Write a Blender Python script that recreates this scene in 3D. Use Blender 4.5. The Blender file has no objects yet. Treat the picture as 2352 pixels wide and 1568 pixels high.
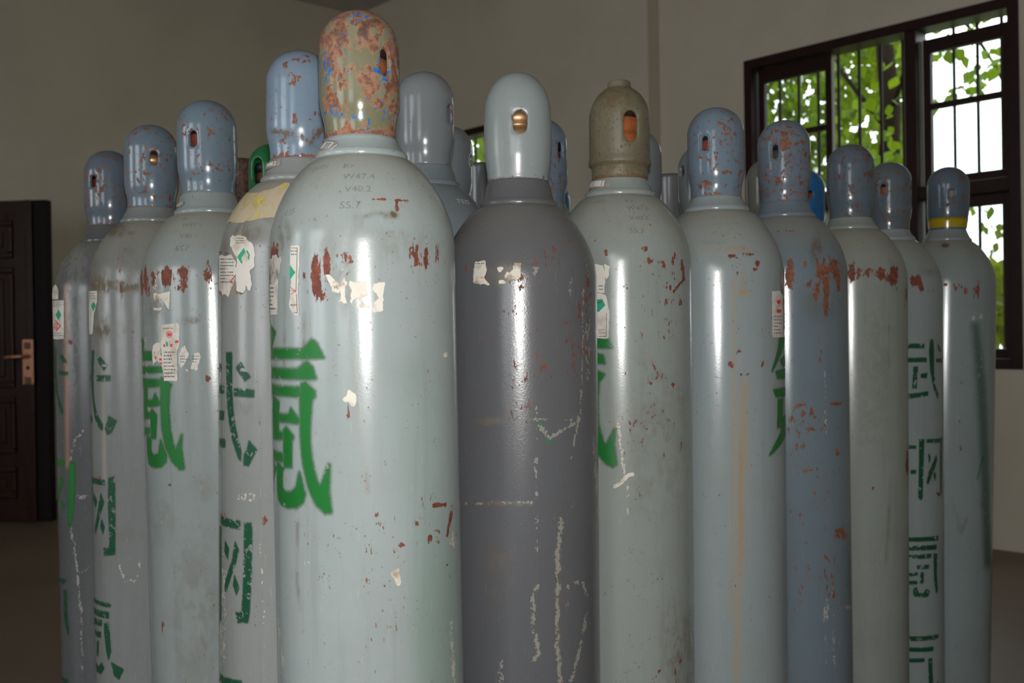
import bpy, bmesh, math, random
import numpy as np
from mathutils import Vector, Matrix, Euler

# ------------------------------------------------------------------ camera
FPX = 2300.0                       # focal length in pixels of the 2352 x 1568 frame
CAM = Vector((0.0, 0.0, 1.127))
PITCH, ROLL = 0.0039, 0.016
scene = bpy.context.scene
col = scene.collection
cam_data = bpy.data.cameras.new('camera')
cam_data.sensor_width = 36.0
cam_data.sensor_fit = 'HORIZONTAL'
cam_data.lens = 36.0 * FPX / 2352.0
cam_data.clip_start = 0.02
cam_data.clip_end = 200
cam_data.dof.use_dof = True
cam_data.dof.focus_distance = 1.35
cam_data.dof.aperture_fstop = 7.0
cam = bpy.data.objects.new('camera', cam_data)
col.objects.link(cam)
CROT = Matrix.Rotation(math.pi / 2 - PITCH, 3, 'X') @ Matrix.Rotation(-ROLL, 3, 'Z')
cam.matrix_world = Matrix.Translation(CAM) @ CROT.to_4x4()
scene.camera = cam

# ------------------------------------------------------------------ world, lights, exposure
vs = scene.view_settings
vs.view_transform = 'Standard'
vs.look = 'None'
vs.exposure = 0.0
vs.gamma = 1.0
vs.use_curve_mapping = False

world = bpy.data.worlds.new('overcast_sky')
scene.world = world
world.use_nodes = True
bg = world.node_tree.nodes['Background']
bg.inputs['Color'].default_value = (0.93, 0.98, 1.0, 1)
# overcast sky: about three times brighter overhead than at the horizon
wt = world.node_tree
_tc = wt.nodes.new('ShaderNodeTexCoord'); _sp = wt.nodes.new('ShaderNodeSeparateXYZ'); _mr = wt.nodes.new('ShaderNodeMapRange')
wt.links.new(_tc.outputs['Generated'], _sp.inputs[0]); wt.links.new(_sp.outputs['Z'], _mr.inputs['Value'])
_mr.inputs['From Min'].default_value = 0.0; _mr.inputs['From Max'].default_value = 1.0
_mr.inputs['To Min'].default_value = 3.0; _mr.inputs['To Max'].default_value = 7.0
wt.links.new(_mr.outputs[0], bg.inputs['Strength'])

# pop-up flash of the camera, a hand's width above the lens
fl = bpy.data.lights.new('camera_flash', 'SPOT')
fl.energy = 50.0
fl.spot_size = math.radians(110)
fl.spot_blend = 0.6
fl.shadow_soft_size = 0.016
fl.color = (1.0, 0.985, 0.96)
flo = bpy.data.objects.new('camera_flash', fl)
col.objects.link(flo)
flo.matrix_world = Matrix.Translation(CAM + Vector((0.008, 0.0, 0.068))) @ CROT.to_4x4()

# the room: corner in view, U runs along the window wall towards the camera, V along the door wall
C0 = Vector((-1.38, 9.18, 0.0))
UD = Vector((0.690, -0.7236, 0.0)).normalized()
VD = Vector((-0.7236, -0.690, 0.0)).normalized()
RU, RV, RH = 11.5, 9.5, 4.1
WZ0, WZ1 = 0.925, 2.81              # window opening
def uvz(u, v, z):
    return C0 + UD * u + VD * v + Vector((0, 0, z))

# daylight coming in at the windows behind the camera
DAY = [(2.6, 4.2), (5.6, 7.2), (8.6, 10.2)]
for (u0, u1) in DAY:
    a = bpy.data.lights.new('window_daylight', 'AREA')
    a.shape = 'RECTANGLE'
    a.size, a.size_y = u1 - u0 - 0.1, WZ1 - WZ0 - 0.1
    a.energy = 11.5
    a.color = (0.95, 0.98, 1.0)
    o = bpy.data.objects.new('window_daylight', a)
    col.objects.link(o)
    o.location = uvz((u0 + u1) / 2, RV + 0.02, (WZ0 + WZ1) / 2)
    o.rotation_euler = (-VD).to_track_quat('-Z', 'Y').to_euler()

# ------------------------------------------------------------------ projection helpers
CRI = np.array(CROT.transposed())
CRN = np.array(CROT)
CAMN = np.array(CAM)
def project(P):
    q = (np.asarray(P, float) - CAMN) @ CRI.T
    return np.stack([1176 + FPX * q[..., 0] / -q[..., 2], 784 - FPX * q[..., 1] / -q[..., 2]], -1)
def ray(px, py):
    d = np.array([(px - 1176) / FPX, -(py - 784) / FPX, -1.0])
    return CRN @ d

# ------------------------------------------------------------------ mesh helpers
def tag(o, label=None, cat=None, group=None, kind=None):
    if label: o['label'] = label
    if cat: o['category'] = cat
    if group: o['group'] = group
    if kind: o['kind'] = kind
    return o
def empty(name, loc=(0, 0, 0)):
    o = bpy.data.objects.new(name, None)
    o.empty_display_size = 0.05
    o.location = loc
    col.objects.link(o)
    return o
def mesh(name, verts, faces, mat=None, parent=None, smooth=True, attrs=None):
    me = bpy.data.meshes.new(name)
    me.from_pydata([tuple(v) for v in verts], [], [tuple(f) for f in faces])
    if smooth:
        me.polygons.foreach_set('use_smooth', [True] * len(me.polygons))
    for k, a in (attrs or {}).items():
        at = me.attributes.new(k, 'FLOAT', 'POINT')
        at.data.foreach_set('value', np.asarray(a, np.float32))
    me.update()
    if mat: me.materials.append(mat)
    return link(name, me, parent)
def link(name, me, parent=None):
    o = bpy.data.objects.new(name, me)
    col.objects.link(o)
    if parent: o.parent = parent
    return o
class MB:
    def __init__(s): s.v, s.f = [], []
    def hexa(s, p):
        b = len(s.v); s.v += [tuple(q) for q in p]
        s.f += [tuple(b + i for i in q) for q in ((0, 3, 2, 1), (4, 5, 6, 7), (0, 1, 5, 4), (1, 2, 6, 5), (2, 3, 7, 6), (3, 0, 4, 7))]
        return s
    def box(s, x0, x1, y0, y1, z0, z1):
        return s.hexa([(x0, y0, z0), (x1, y0, z0), (x1, y1, z0), (x0, y1, z0), (x0, y0, z1), (x1, y0, z1), (x1, y1, z1), (x0, y1, z1)])
    def room(s, u0, u1, v0, v1, z0, z1):
        return s.hexa([uvz(u0, v0, z0), uvz(u0, v1, z0), uvz(u1, v1, z0), uvz(u1, v0, z0),
                       uvz(u0, v0, z1), uvz(u0, v1, z1), uvz(u1, v1, z1), uvz(u1, v0, z1)])
    def tube(s, pts, rad, n=8):
        pts = [Vector(p) for p in pts]
        b = len(s.v)
        for i, p in enumerate(pts):
            t = (pts[min(i + 1, len(pts) - 1)] - pts[max(i - 1, 0)]).normalized()
            a = t.orthogonal().normalized(); c = t.cross(a)
            r = rad[i] if isinstance(rad, (list, tuple)) else rad
            for k in range(n):
                g = 2 * math.pi * k / n
                s.v.append(tuple(p + (a * math.cos(g) + c * math.sin(g)) * r))
        for i in range(len(pts) - 1):
            for k in range(n):
                s.f.append((b + i * n + k, b + i * n + (k + 1) % n, b + (i + 1) * n + (k + 1) % n, b + (i + 1) * n + k))
        s.f.append(tuple(b + k for k in reversed(range(n))))
        s.f.append(tuple(b + (len(pts) - 1) * n + k for k in range(n)))
        return s
    def lathe(s, prof, n=32, cx=0, cy=0):
        b = len(s.v)
        for (r, z) in prof:
            for k in range(n):
                g = 2 * math.pi * k / n
                s.v.append((cx + r * math.cos(g), cy + r * math.sin(g), z))
        for i in range(len(prof) - 1):
            for k in range(n):
                s.f.append((b + i * n + k, b + i * n + (k + 1) % n, b + (i + 1) * n + (k + 1) % n, b + (i + 1) * n + k))
        s.f.append(tuple(b + k for k in reversed(range(n))))
        s.f.append(tuple(b + (len(prof) - 1) * n + k for k in range(n)))
        return s
    def build(s, name, mat, parent=None, smooth=False):
        return mesh(name, s.v, s.f, mat, parent, smooth)
def bevel(o, w=0.003, seg=2):
    m = o.modifiers.new('bevel', 'BEVEL'); m.width = w; m.segments = seg; m.limit_method = 'ANGLE'
    return o

# ------------------------------------------------------------------ materials
class NT:
    """small wrapper for node trees"""
    def __init__(s, name):
        s.m = bpy.data.materials.new(name); s.m.use_nodes = True
        s.t = s.m.node_tree; s.t.nodes.clear()
        s.out = s.t.nodes.new('ShaderNodeOutputMaterial')
    def n(s, typ, **kw):
        nd = s.t.nodes.new(typ)
        for k, v in kw.items():
            if hasattr(nd, k): setattr(nd, k, v)
        return nd
    def set(s, sock, v):
        if isinstance(v, bpy.types.NodeSocket): s.t.links.new(v, sock)
        elif v is not None:
            if sock.type == 'RGBA' and len(v) == 3: v = (*v, 1)
            sock.default_value = v
    def math(s, op, a, b=None, c=None, clamp=False):
        nd = s.n('ShaderNodeMath', operation=op, use_clamp=clamp)
        s.set(nd.inputs[0], a)
        if b is not None: s.set(nd.inputs[1], b)
        if c is not None: s.set(nd.inputs[2], c)
        return nd.outputs[0]
    def attr(s, name):
        nd = s.n('ShaderNodeAttribute'); nd.attribute_name = name
        return nd.outputs['Fac']
    def coord(s, seed=0.0, scale=(1, 1, 1)):
        tc = s.n('ShaderNodeTexCoord')
        mp = s.n('ShaderNodeMapping')
        s.t.links.new(tc.outputs['Object'], mp.inputs['Vector'])
        mp.inputs['Location'].default_value = (seed * 1.37, seed * 2.11, seed * 0.73)
        mp.inputs['Scale'].default_value = scale
        return mp.outputs[0]
    def noise(s, vec, scale, detail=4, rough=0.55, dist=0.0):
        nd = s.n('ShaderNodeTexNoise')
        s.t.links.new(vec, nd.inputs['Vector'])
        nd.inputs['Scale'].default_value = scale
        nd.inputs['Detail'].default_value = detail
        nd.inputs['Roughness'].default_value = rough
        nd.inputs['Distortion'].default_value = dist
        return nd.outputs[0]
    def step(s, x, lo, hi):
        nd = s.n('ShaderNodeMapRange', interpolation_type='SMOOTHSTEP')
        s.set(nd.inputs['Value'], x)
        nd.inputs['From Min'].default_value = lo; nd.inputs['From Max'].default_value = hi
        return nd.outputs[0]
    def mix(s, fac, a, b):
        nd = s.n('ShaderNodeMix', data_type='RGBA')
        s.set(nd.inputs[0], fac); s.set(nd.inputs[6], a); s.set(nd.inputs[7], b)
        return nd.outputs[2]
    def fmix(s, fac, a, b):
        nd = s.n('ShaderNodeMix', data_type='FLOAT')
        s.set(nd.inputs[0], fac); s.set(nd.inputs[2], a); s.set(nd.inputs[3], b)
        return nd.outputs[0]
    def bsdf(s, color, rough=0.5, metal=0.0, spec=0.5, height=None, bump=0.2, dist=0.002, **kw):
        b = s.n('ShaderNodeBsdfPrincipled')
        s.set(b.inputs['Base Color'], color); s.set(b.inputs['Roughness'], rough); s.set(b.inputs['Metallic'], metal)
        s.set(b.inputs['Specular IOR Level'], spec)
        for k, v in kw.items(): s.set(b.inputs[k.replace('_', ' ')], v)
        if height is not None:
            bn = s.n('ShaderNodeBump')
            bn.inputs['Strength'].default_value = bump; bn.inputs['Distance'].default_value = dist
            s.t.links.new(height, bn.inputs['Height'])
            s.t.links.new(bn.outputs[0], b.inputs['Normal'])
        return b
    def done(s, shader):
        s.t.links.new(shader.outputs[0], s.out.inputs['Surface'])
        return s.m

def simple(name, color, rough=0.5, metal=0.0, var=0.12, scale=20, bump=0.1, spec=0.5, dist=0.001):
    t = NT(name); c = t.coord()
    n = t.noise(c, scale, 5)
    dark = tuple(x * (1 - 2 * var) for x in color)
    lite = tuple(min(1, x * (1 + 2 * var)) for x in color)
    cc = t.mix(n, dark, lite)
    return t.done(t.bsdf(cc, rough, metal, spec, height=t.noise(c, scale * 6, 4), bump=bump, dist=dist))

def paint_mat(name, base, seed=0.0, specks=0.0, chip=(0.24, 0.062, 0.034), chip2=None, rough=0.155, peel=0.08, stain=0.28,
              grime=(0.12, 0.085, 0.05), pale=(0.62, 0.57, 0.46), fine=0.17, tint=(0.05, 0.20, 0.10), cscale=120, stretch=0.5,
              scratch=0.14, spec=0.65, dust=(0.30, 0.27, 0.20)):
    """glossy enamel over red primer: chipping, grime, pale scratches steered by point attributes"""
    t = NT(name)
    P = t.coord(seed); PS = t.coord(seed, (1, 1, stretch)); PV = t.coord(seed + 3, (1, 1, 0.06))
    nA = t.noise(PS, cscale, 6, 0.62)
    nB = t.noise(P, cscale * 0.25, 4, 0.55)
    nF = t.noise(P, 260, 3, 0.6)
    nS = t.noise(t.coord(seed, (1, 1, 0.3)), 420, 4, 0.6)
    nL = t.noise(P, 7, 4, 0.6)
    nV = t.noise(PV, 60, 4, 0.6)
    # base coat with cloudy dirt film and run-down streaks
    dirty = tuple(b * 0.62 + g * 0.22 for b, g in zip(base, grime))
    f = t.math('MULTIPLY', t.step(nL, 0.42, 0.78), stain)
    c = t.mix(f, base, dirty)
    f = t.math('MULTIPLY', t.step(nV, 0.52, 0.75), stain * 1.1)
    c = t.mix(f, c, dirty)
    # dust that settled on the upward slope of the shoulder
    c = t.mix(t.math('MULTIPLY', t.attr('dust'), t.math('ADD', 0.15, t.math('MULTIPLY', nL, 0.75)), clamp=True), c, dust)
    # faint green overspray
    c = t.mix(t.math('MULTIPLY', t.attr('tint'), t.math('ADD', 0.45, t.math('MULTIPLY', nL, 0.8)), clamp=True), c, tint)
    # grime
    g = t.math('MULTIPLY', t.attr('grime'), t.math('ADD', 0.3, t.math('MULTIPLY', t.step(t.math('ADD', t.math('MULTIPLY', nB, 0.8), nA), 0.80, 1.02), 0.8)), clamp=True)
    c = t.mix(g, c, grime)
    # pale scratches down to old paint
    pv = t.math('ADD', t.attr('pale'), t.math('ADD', t.math('MULTIPLY', t.math('SUBTRACT', nF, 0.5), 2.0), t.math('MULTIPLY', t.math('SUBTRACT', nA, 0.5), 2.2)))
    pm = t.step(t.math('MULTIPLY', pv, t.step(t.attr('pale'), 0.02, 0.2)), 0.42, 0.52)
    c = t.mix(t.math('MULTIPLY', pm, 0.85), c, pale)
    # thin hairline scratches everywhere
    PH = t.coord(seed + 9, (1.0, 1.0, 0.10))
    h = t.noise(PH, 380, 2, 0.5, 0.3)
    hm = t.math('MULTIPLY', t.step(h, 0.67, 0.71), scratch)
    c = t.mix(hm, c, pale)
    # rusty primer chips
    cv = t.math('ADD', t.math('MAXIMUM', t.math('SUBTRACT', t.math('MULTIPLY', t.attr('chip'), 2.0), 0.95), specks - 0.55),
                t.math('ADD', t.math('MULTIPLY', t.math('SUBTRACT', nS, 0.5), 1.9), t.math('ADD', t.math('MULTIPLY', t.math('SUBTRACT', nA, 0.5), 4.0), t.math('MULTIPLY', t.math('SUBTRACT', nB, 0.5), 1.2))))
    cm = t.step(cv, 0.0, 0.05)
    # tiny specks everywhere
    sp = t.step(nF, 0.5 + 0.28 - fine * 0.8, 0.5 + 0.30 - fine * 0.8)
    sp = t.math('MULTIPLY', sp, t.step(nB, 0.48, 0.60))
    cm2 = t.math('MAXIMUM', cm, t.math('MULTIPLY', sp, 0.8))
    chip2 = chip2 or tuple(x * 0.55 for x in chip)
    cc = t.mix(t.step(t.noise(P, 120, 4, 0.65), 0.36, 0.66), chip2, chip)
    c = t.mix(cm2, c, cc)
    rr = t.fmix(cm2, t.fmix(g, t.math('ADD', rough, t.math('MULTIPLY', nL, 0.09)), 0.55), 0.72)
    nP = t.noise(P, 430, 2, 0.5)
    hgt = t.math('SUBTRACT', t.math('ADD', t.math('MULTIPLY', nP, peel * 1.6), t.math('MULTIPLY', nB, peel * 1.2)), t.math('ADD', t.math('MULTIPLY', cm2, 0.35), t.math('MULTIPLY', pm, 0.15)))
    return t.done(t.bsdf(c, rr, 0.0, spec, height=hgt, bump=0.36, dist=0.0010))

def decal_mat(name, color, feather, rough=0.35, wear=0.5, seed=0, alpha=1.0, over=(0.10, 0.28, 0.05)):
    """sprayed stencil paint with a soft overspray edge; 'sdf' is the distance to the stroke in metres"""
    t = NT(name)
    P = t.coord(seed)
    d = t.math('ADD', t.attr('sdf'), t.math('MULTIPLY', t.math('SUBTRACT', t.noise(P, 300, 3), 0.5), feather * 0.6))
    a = t.step(d, feather, -feather * 0.45)
    worn = t.step(t.math('ADD', t.noise(P, 110, 6, 0.7), t.math('MULTIPLY', t.noise(P, 9, 3), 0.35)), 0.86 - wear * 0.12, 0.80 - wear * 0.12)
    a = t.math('MULTIPLY', t.math('MULTIPLY', a, worn), alpha)
    c = t.mix(t.step(d, -feather * 0.5, feather * 0.8), color, over)
    c = t.mix(t.math('MULTIPLY', t.noise(P, 14, 4), 0.5), c, tuple(x * 0.6 for x in color))
    b = t.bsdf(c, rough, 0, 0.4)
    tr = t.n('ShaderNodeBsdfTransparent')
    mx = t.n('ShaderNodeMixShader')
    t.set(mx.inputs[0], a)
    t.t.links.new(tr.outputs[0], mx.inputs[1]); t.t.links.new(b.outputs[0], mx.inputs[2])
    return t.done(mx)

def paper_mat(name, base=(0.72, 0.69, 0.63), stain=(0.40, 0.30, 0.20), amt=0.5, seed=0):
    t = NT(name); P = t.coord(seed)
    n = t.noise(P, 55, 5, 0.65); n2 = t.noise(P, 14, 3)
    f = t.math('MULTIPLY', t.step(t.math('ADD', n, t.math('MULTIPLY', n2, 0.5)), 0.70, 0.92), amt)
    return t.done(t.bsdf(t.mix(f, base, stain), 0.55, 0, 0.3, height=n, bump=0.5, dist=0.001))
# ------------------------------------------------------------------ room shell
def wall_mat():
    t = NT('plaster_wall'); P = t.coord()
    n = t.noise(P, 1.3, 5, 0.6); f = t.noise(P, 90, 3, 0.6)
    c = t.mix(t.step(n, 0.3, 0.8), (0.74, 0.68, 0.565), (0.66, 0.60, 0.495))
    return t.done(t.bsdf(c, 0.75, 0, 0.25, height=f, bump=0.15, dist=0.002))
M_WALL = wall_mat()
def floor_mat():
    t = NT('concrete_floor'); P = t.coord()
    n = t.noise(P, 1.6, 6, 0.6); f = t.noise(P, 25, 5, 0.65)
    c = t.mix(n, (0.13, 0.093, 0.066), (0.22, 0.16, 0.118))
    c = t.mix(t.math('MULTIPLY', t.step(f, 0.55, 0.8), 0.4), c, (0.26, 0.20, 0.14))
    return t.done(t.bsdf(c, t.fmix(n, 0.35, 0.6), 0, 0.4, height=f, bump=0.2, dist=0.003))
M_FLOOR = floor_mat()
M_CEIL = simple('ceiling_board', (0.50, 0.46, 0.42), 0.85, var=0.04, scale=8, bump=0.1)
M_GRID = simple('ceiling_joint', (0.22, 0.20, 0.17), 0.8)
M_FRAME = simple('brown_window_frame', (0.026, 0.009, 0.007), 0.5, var=0.2, scale=15, spec=0.25)
M_IRON = simple('dark_iron', (0.014, 0.010, 0.008), 0.6, var=0.2, scale=30, spec=0.2)
M_SILL = simple('white_render', (0.62, 0.58, 0.52), 0.8, var=0.08)

tag(MB().room(-0.24, RU + 0.24, -0.24, RV + 0.24, -0.12, 0.0).build('floor', M_FLOOR), kind='structure')
ceil = tag(MB().room(-0.24, RU + 0.24, -0.24, RV + 0.24, RH + 0.012, RH + 0.12).build('ceiling', M_GRID), kind='structure')
# suspended panels; only the corner shows in the photograph
pm = None
TS = 0.6
ue = [0.0, 0.336] + [0.336 + TS * (k + 1) for k in range(18)]
ve = [0.0, 0.47] + [0.47 + TS * (k + 1) for k in range(15)]
for i in range(11):
    for j in range(11):
        m = MB().room(ue[i] + (0.005 if i else 0), ue[i + 1] - 0.005, ve[j] + (0.005 if j else 0), ve[j + 1] - 0.005, RH, RH + 0.012)
        m.build('ceiling_panel', M_CEIL, ceil)
rest = MB()
rest.room(ue[11] + 0.005, RU, 0, RV, RH, RH + 0.012)
rest.room(0, ue[11] - 0.005, ve[11] + 0.005, RV, RH, RH + 0.012)
tag(rest.build('ceiling_panels', M_CEIL, ceil), kind='stuff')

def wall_u(name, v0, v1, openings, u_end=RU):
    """wall along U with (u0, u1, z0, z1) openings"""
    m = MB(); u = -0.24
    for (a, b, z0, z1) in openings:
        m.room(u, a, v0, v1, 0, RH); 
        if z0 > 0: m.room(a, b, v0, v1, 0, z0)
        m.room(a, b, v0, v1, z1, RH); u = b
    m.room(u, u_end + 0.24, v0, v1, 0, RH)
    return tag(m.build(name, M_WALL), kind='structure')
W1 = (4.12, 5.725); W2 = (0.75, 2.35); W3 = (8.2, 9.8)
wall_u('wall_right', -0.24, 0, [(*W2, WZ0, WZ1), (*W1, WZ0, WZ1)])
wall_u('wall_back', RV, RV + 0.24, [(a, b, WZ0, WZ1) for a, b in DAY])
m = MB()
m.room(-0.24, 0, 0, 3.84, 0, RH); m.room(-0.24, 0, 3.84, 4.92, 2.08, RH); m.room(-0.24, 0, 4.92, RV, 0, RH)
tag(m.build('wall_left', M_WALL), kind='structure')
tag(MB().room(RU, RU + 0.24, 0, RV, 0, RH).build('wall_front', M_WALL), kind='structure')
# unseen passage, added to block bright sky light from the doorway
m = MB()
m.room(-2.2, -2.1, 3.0, 5.8, 0, 2.6); m.room(-2.1, -0.24, 3.0, 3.1, 0, 2.6); m.room(-2.1, -0.24, 5.7, 5.8, 0, 2.6); m.room(-2.2, -0.24, 3.0, 5.8, 2.6, 2.7); m.room(-2.2, -0.24, 3.0, 5.8, -0.12, 0)
tag(m.build('wall_light_block', M_WALL), kind='structure')
# pilaster between the two windows
tag(MB().room(2.93, 3.465, 0, 0.12, 0, RH).build('trim_1', M_WALL), kind='structure')

# ------------------------------------------------------------------ windows
def glass_mat():
    t = NT('window_glass')
    tr = t.n('ShaderNodeBsdfTransparent'); tr.inputs[0].default_value = (0.93, 0.96, 0.95, 1)
    gl = t.n('ShaderNodeBsdfGlossy'); gl.inputs['Roughness'].default_value = 0.03
    n = t.noise(t.coord(), 6, 4)
    mx = t.n('ShaderNodeMixShader')
    t.set(mx.inputs[0], t.math('MULTIPLY', n, 0.10))
    t.t.links.new(tr.outputs[0], mx.inputs[1]); t.t.links.new(gl.outputs[0], mx.inputs[2])
    return t.done(mx)
M_GLASS = glass_mat()
M_GLINT = simple('stile_reflection', (0.42, 0.40, 0.38), 0.35, metal=0.6)  # pale colour of the reflection on the sash stile
def window(idx, w, detail=True, into=-1):
    """frame in the wall v in [-0.24, 0]"""
    u0, u1 = w
    root = tag(empty('window_%d' % idx, uvz((u0 + u1) / 2, -0.1, WZ0)), kind='structure')
    inv = root.location.copy()
    def part(name, m, mat, parent=root, bev=0.004):
        m.v = [tuple(Vector(p) - inv) for p in m.v]
        o = m.build(name, mat, parent)
        if bev: bevel(o, bev)
        return o
    zt = WZ0 + 0.945                                # transom
    um = u0 + 1.015                                  # mullion
    F = 0.055
    # outer frame with a lining that laps the plaster
    part('frame_stile', MB().room(u0, u0 + F, -0.14, 0.012, WZ0, WZ1), M_FRAME)
    part('frame_stile', MB().room(u1 - F, u1, -0.14, 0.012, WZ0, WZ1), M_FRAME)
    part('frame_head', MB().room(u0 + F, u1 - F, -0.14, 0.012, WZ1 - F, WZ1), M_FRAME)
    part('frame_sill', MB().room(u0 + F, u1 - F, -0.14, 0.012, WZ0, WZ0 + F), M_FRAME)
    part('mullion', MB().room(um, um + 0.065, -0.13, 0.006, WZ0 + F, WZ1 - F), M_FRAME)
    part('transom', MB().room(u0 + F, um, -0.12, 0.0, zt - 0.035, zt + 0.035), M_FRAME)
    part('transom', MB().room(um + 0.065, u1 - F, -0.12, 0.0, zt - 0.035, zt + 0.035), M_FRAME)
    def sash(a, b, z0, z1, muntin=None, v=-0.07, top=0.06):
        s = 0.042
        mb = MB()
        mb.room(a, a + s, v - 0.02, v + 0.02, z0, z1); mb.room(b - s, b, v - 0.02, v + 0.02, z0, z1)
        mb.room(a + s, b - s, v - 0.02, v + 0.02, z1 - top, z1); mb.room(a + s, b - s, v - 0.02, v + 0.02, z0, z0 + 0.05)
        so = part('sash', mb, M_FRAME)
        part('pane', MB().room(a + s, b - s, v - 0.003, v + 0.003, z0 + 0.05, z1 - top), M_GLASS, so, 0)
        if muntin:
            part('muntin', MB().room(a + s, b - s, v - 0.016, v + 0.016, muntin - 0.017, muntin + 0.017), M_FRAME, so)
        return so
    zi1, zi0 = WZ1 - F, WZ0 + F
    # left sash slid across, the bay beside it stands open; right sash a little lower than its head
    sash(u0 + F + 0.01, u0 + 0.555, zt + 0.035, zi1 - 0.005, muntin=zt + 0.46, top=0.085)
    s2 = sash(um + 0.075, u1 - F - 0.005, zt + 0.035, zi1 - 0.05, muntin=zt + 0.47, v=-0.075, top=0.075)
    part('reflection_strip', MB().room(um + 0.066, um + 0.075, -0.05, -0.03, zt + 0.04, zi1 - 0.06), M_GLINT, s2, 0)  # strip added to stand in for light reflected along the stile
    sash(u0 + F + 0.01, u0 + 0.50, zi0, zt - 0.035, v=-0.07)
    sash(um + 0.075, u1 - F - 0.005, zi0, zt - 0.035, v=-0.075)
    # iron bars outside
    us = [u0 + 0.135 + 0.131 * k for k in range(7)] + [um + 0.065 + 0.125 * (k + 1) for k in range(4)]
    for x in us:
        if x > u1 - F - 0.02: continue
        p = [uvz(x, -0.185, WZ0 + 0.002), uvz(x, -0.185, WZ1 - 0.002)]
        part('security_bar', MB().tube([q for q in p], 0.010, 8), M_IRON, bev=0)
    part('sill_ledge', MB().room(u0, u1, -0.24, -0.14, WZ0 - 0.0, WZ0 + 0.012), M_SILL, bev=0)
    return root
window(1, W1); window(2, W2)
def plain_window(idx, u0, u1, v0, v1):
    root = tag(empty('window_%d' % idx, uvz((u0 + u1) / 2, v0, WZ0)), kind='structure')
    inv = root.location.copy()
    for (a, b, z0, z1) in ((u0, u0 + .055, WZ0, WZ1), (u1 - .055, u1, WZ0, WZ1), (u0 + .055, u1 - .055, WZ0, WZ0 + .055),
                           (u0 + .055, u1 - .055, WZ1 - .055, WZ1), ((u0 + u1) / 2 - .03, (u0 + u1) / 2 + .03, WZ0 + .055, WZ1 - .055)):
        m = MB().room(a, b, v0, v1, z0, z1)
        m.v = [tuple(Vector(p) - inv) for p in m.v]
        m.build('frame', M_FRAME, root)
for k, (a, b) in enumerate(DAY): plain_window(3 + k, a, b, RV - 0.04, RV + 0.008)

# ------------------------------------------------------------------ open door leaf
def door_mat():
    t = NT('brown_steel_door'); P = t.coord(); PV = t.coord(2, (1, 1, 0.05))
    n = t.noise(PV, 40, 5, 0.6); d = t.noise(P, 9, 5, 0.7)
    c = t.mix(n, (0.018, 0.005, 0.004), (0.038, 0.011, 0.0075))
    c = t.mix(t.math('MULTIPLY', t.step(d, 0.60, 0.78), 0.22), c, (0.08, 0.055, 0.045))
    return t.done(t.bsdf(c, t.fmix(d, 0.16, 0.5), 0, 0.3, height=t.noise(P, 30, 3), bump=0.25, dist=0.004))
M_DOOR = door_mat()
M_DOORE = simple('dark_door_edge', (0.008, 0.003, 0.004), 0.6, spec=0.2)
M_COPPER = simple('copper_plate', (0.55, 0.27, 0.18), 0.38, metal=0.75, var=0.2, scale=60)
DH, DE = Vector((-4.11, 6.50, 0.0)), Vector((-2.925, 6.35, 0.0))
door = empty('door_1', (DE.x, DE.y, 0.0)); tag(door, kind='structure')
dx = (DH - DE).normalized()                          # from lock edge to hinge
dn = Vector((dx.y, -dx.x, 0)); dn = dn if dn.y < 0 else -dn
door.rotation_euler = (0, 0, math.atan2(dx.y, dx.x))
DW = (DH - DE).length
# local frame: x from lock edge towards hinge, local y away/towards the camera
sy = 1 if (Matrix.Rotation(math.atan2(dx.y, dx.x), 3, 'Z') @ Vector((0, 1, 0))).y < 0 else -1
def dbox(x0, x1, y0, y1, z0, z1):
    a, b = sorted((y0 * sy, y1 * sy))
    return MB().box(x0, x1, a, b, z0, z1)
bevel(dbox(0.095, DW, -0.035, 0.035, 0.012, 2.045).build('leaf', M_DOOR, door), 0.004)
bevel(dbox(0.0, 0.090, -0.035, 0.026, 0.012, 2.045).build('lock_stile', M_DOORE, door), 0.004)
bevel(dbox(0.090, 0.135, 0.035, 0.046, 0.012, 2.045).build('edge_moulding', M_DOOR, door), 0.006)
def door_panel(x0, x1, z0, z1):
    m = MB()
    w = 0.035
    for (a, b, c, d) in ((x0, x1, z0, z0 + w), (x0, x1, z1 - w, z1), (x0, x0 + w, z0 + w, z1 - w), (x1 - w, x1, z0 + w, z1 - w)):
        y0, y1 = sorted((0.035 * sy, 0.052 * sy)); m.box(a, b, y0, y1, c, d)
    fr = bevel(m.build('panel_moulding', M_DOOR, door), 0.010, 3)
    pb = dbox(x0 + 0.07, x1 - 0.07, 0.035, 0.046, z0 + 0.07, z1 - 0.07).build('raised_panel', M_DOOR, fr)
    bevel(pb, 0.012, 2)
for x0, x1 in ((0.22, 0.66), (0.72, 1.12)):
    for z0, z1 in ((0.16, 0.36), (0.44, 0.80), (0.86, 1.62), (1.68, 1.92)):
        door_panel(x0, x1, z0, z1)
plate = bevel(dbox(0.085, 0.160, 0.047, 0.056, 0.88, 1.165).build('handle_plate', M_COPPER, door), 0.008, 3)
lev = MB().tube([(0.122, 0.056 * sy, 1.06), (0.122, 0.10 * sy, 1.06), (0.14, 0.108 * sy, 1.06), (0.235, 0.108 * sy, 1.055), (0.25, 0.106 * sy, 1.05)], [0.011, 0.011, 0.012, 0.011, 0.009], 10)
lev.build('lever', M_COPPER, plate, True)
kh = MB().tube([(0.122, 0.05 * sy, 0.985), (0.122, 0.0575 * sy, 0.985)], 0.012, 12); kh.build('keyhole', M_DOORE, plate)
for z in (1.125, 0.905):
    dbox(0.100, 0.145, 0.055, 0.0575, z - 0.022, z + 0.022).build('plate_ornament', simple('copper_dark', (0.16, 0.08, 0.06), 0.5, metal=0.5), plate)

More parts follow.
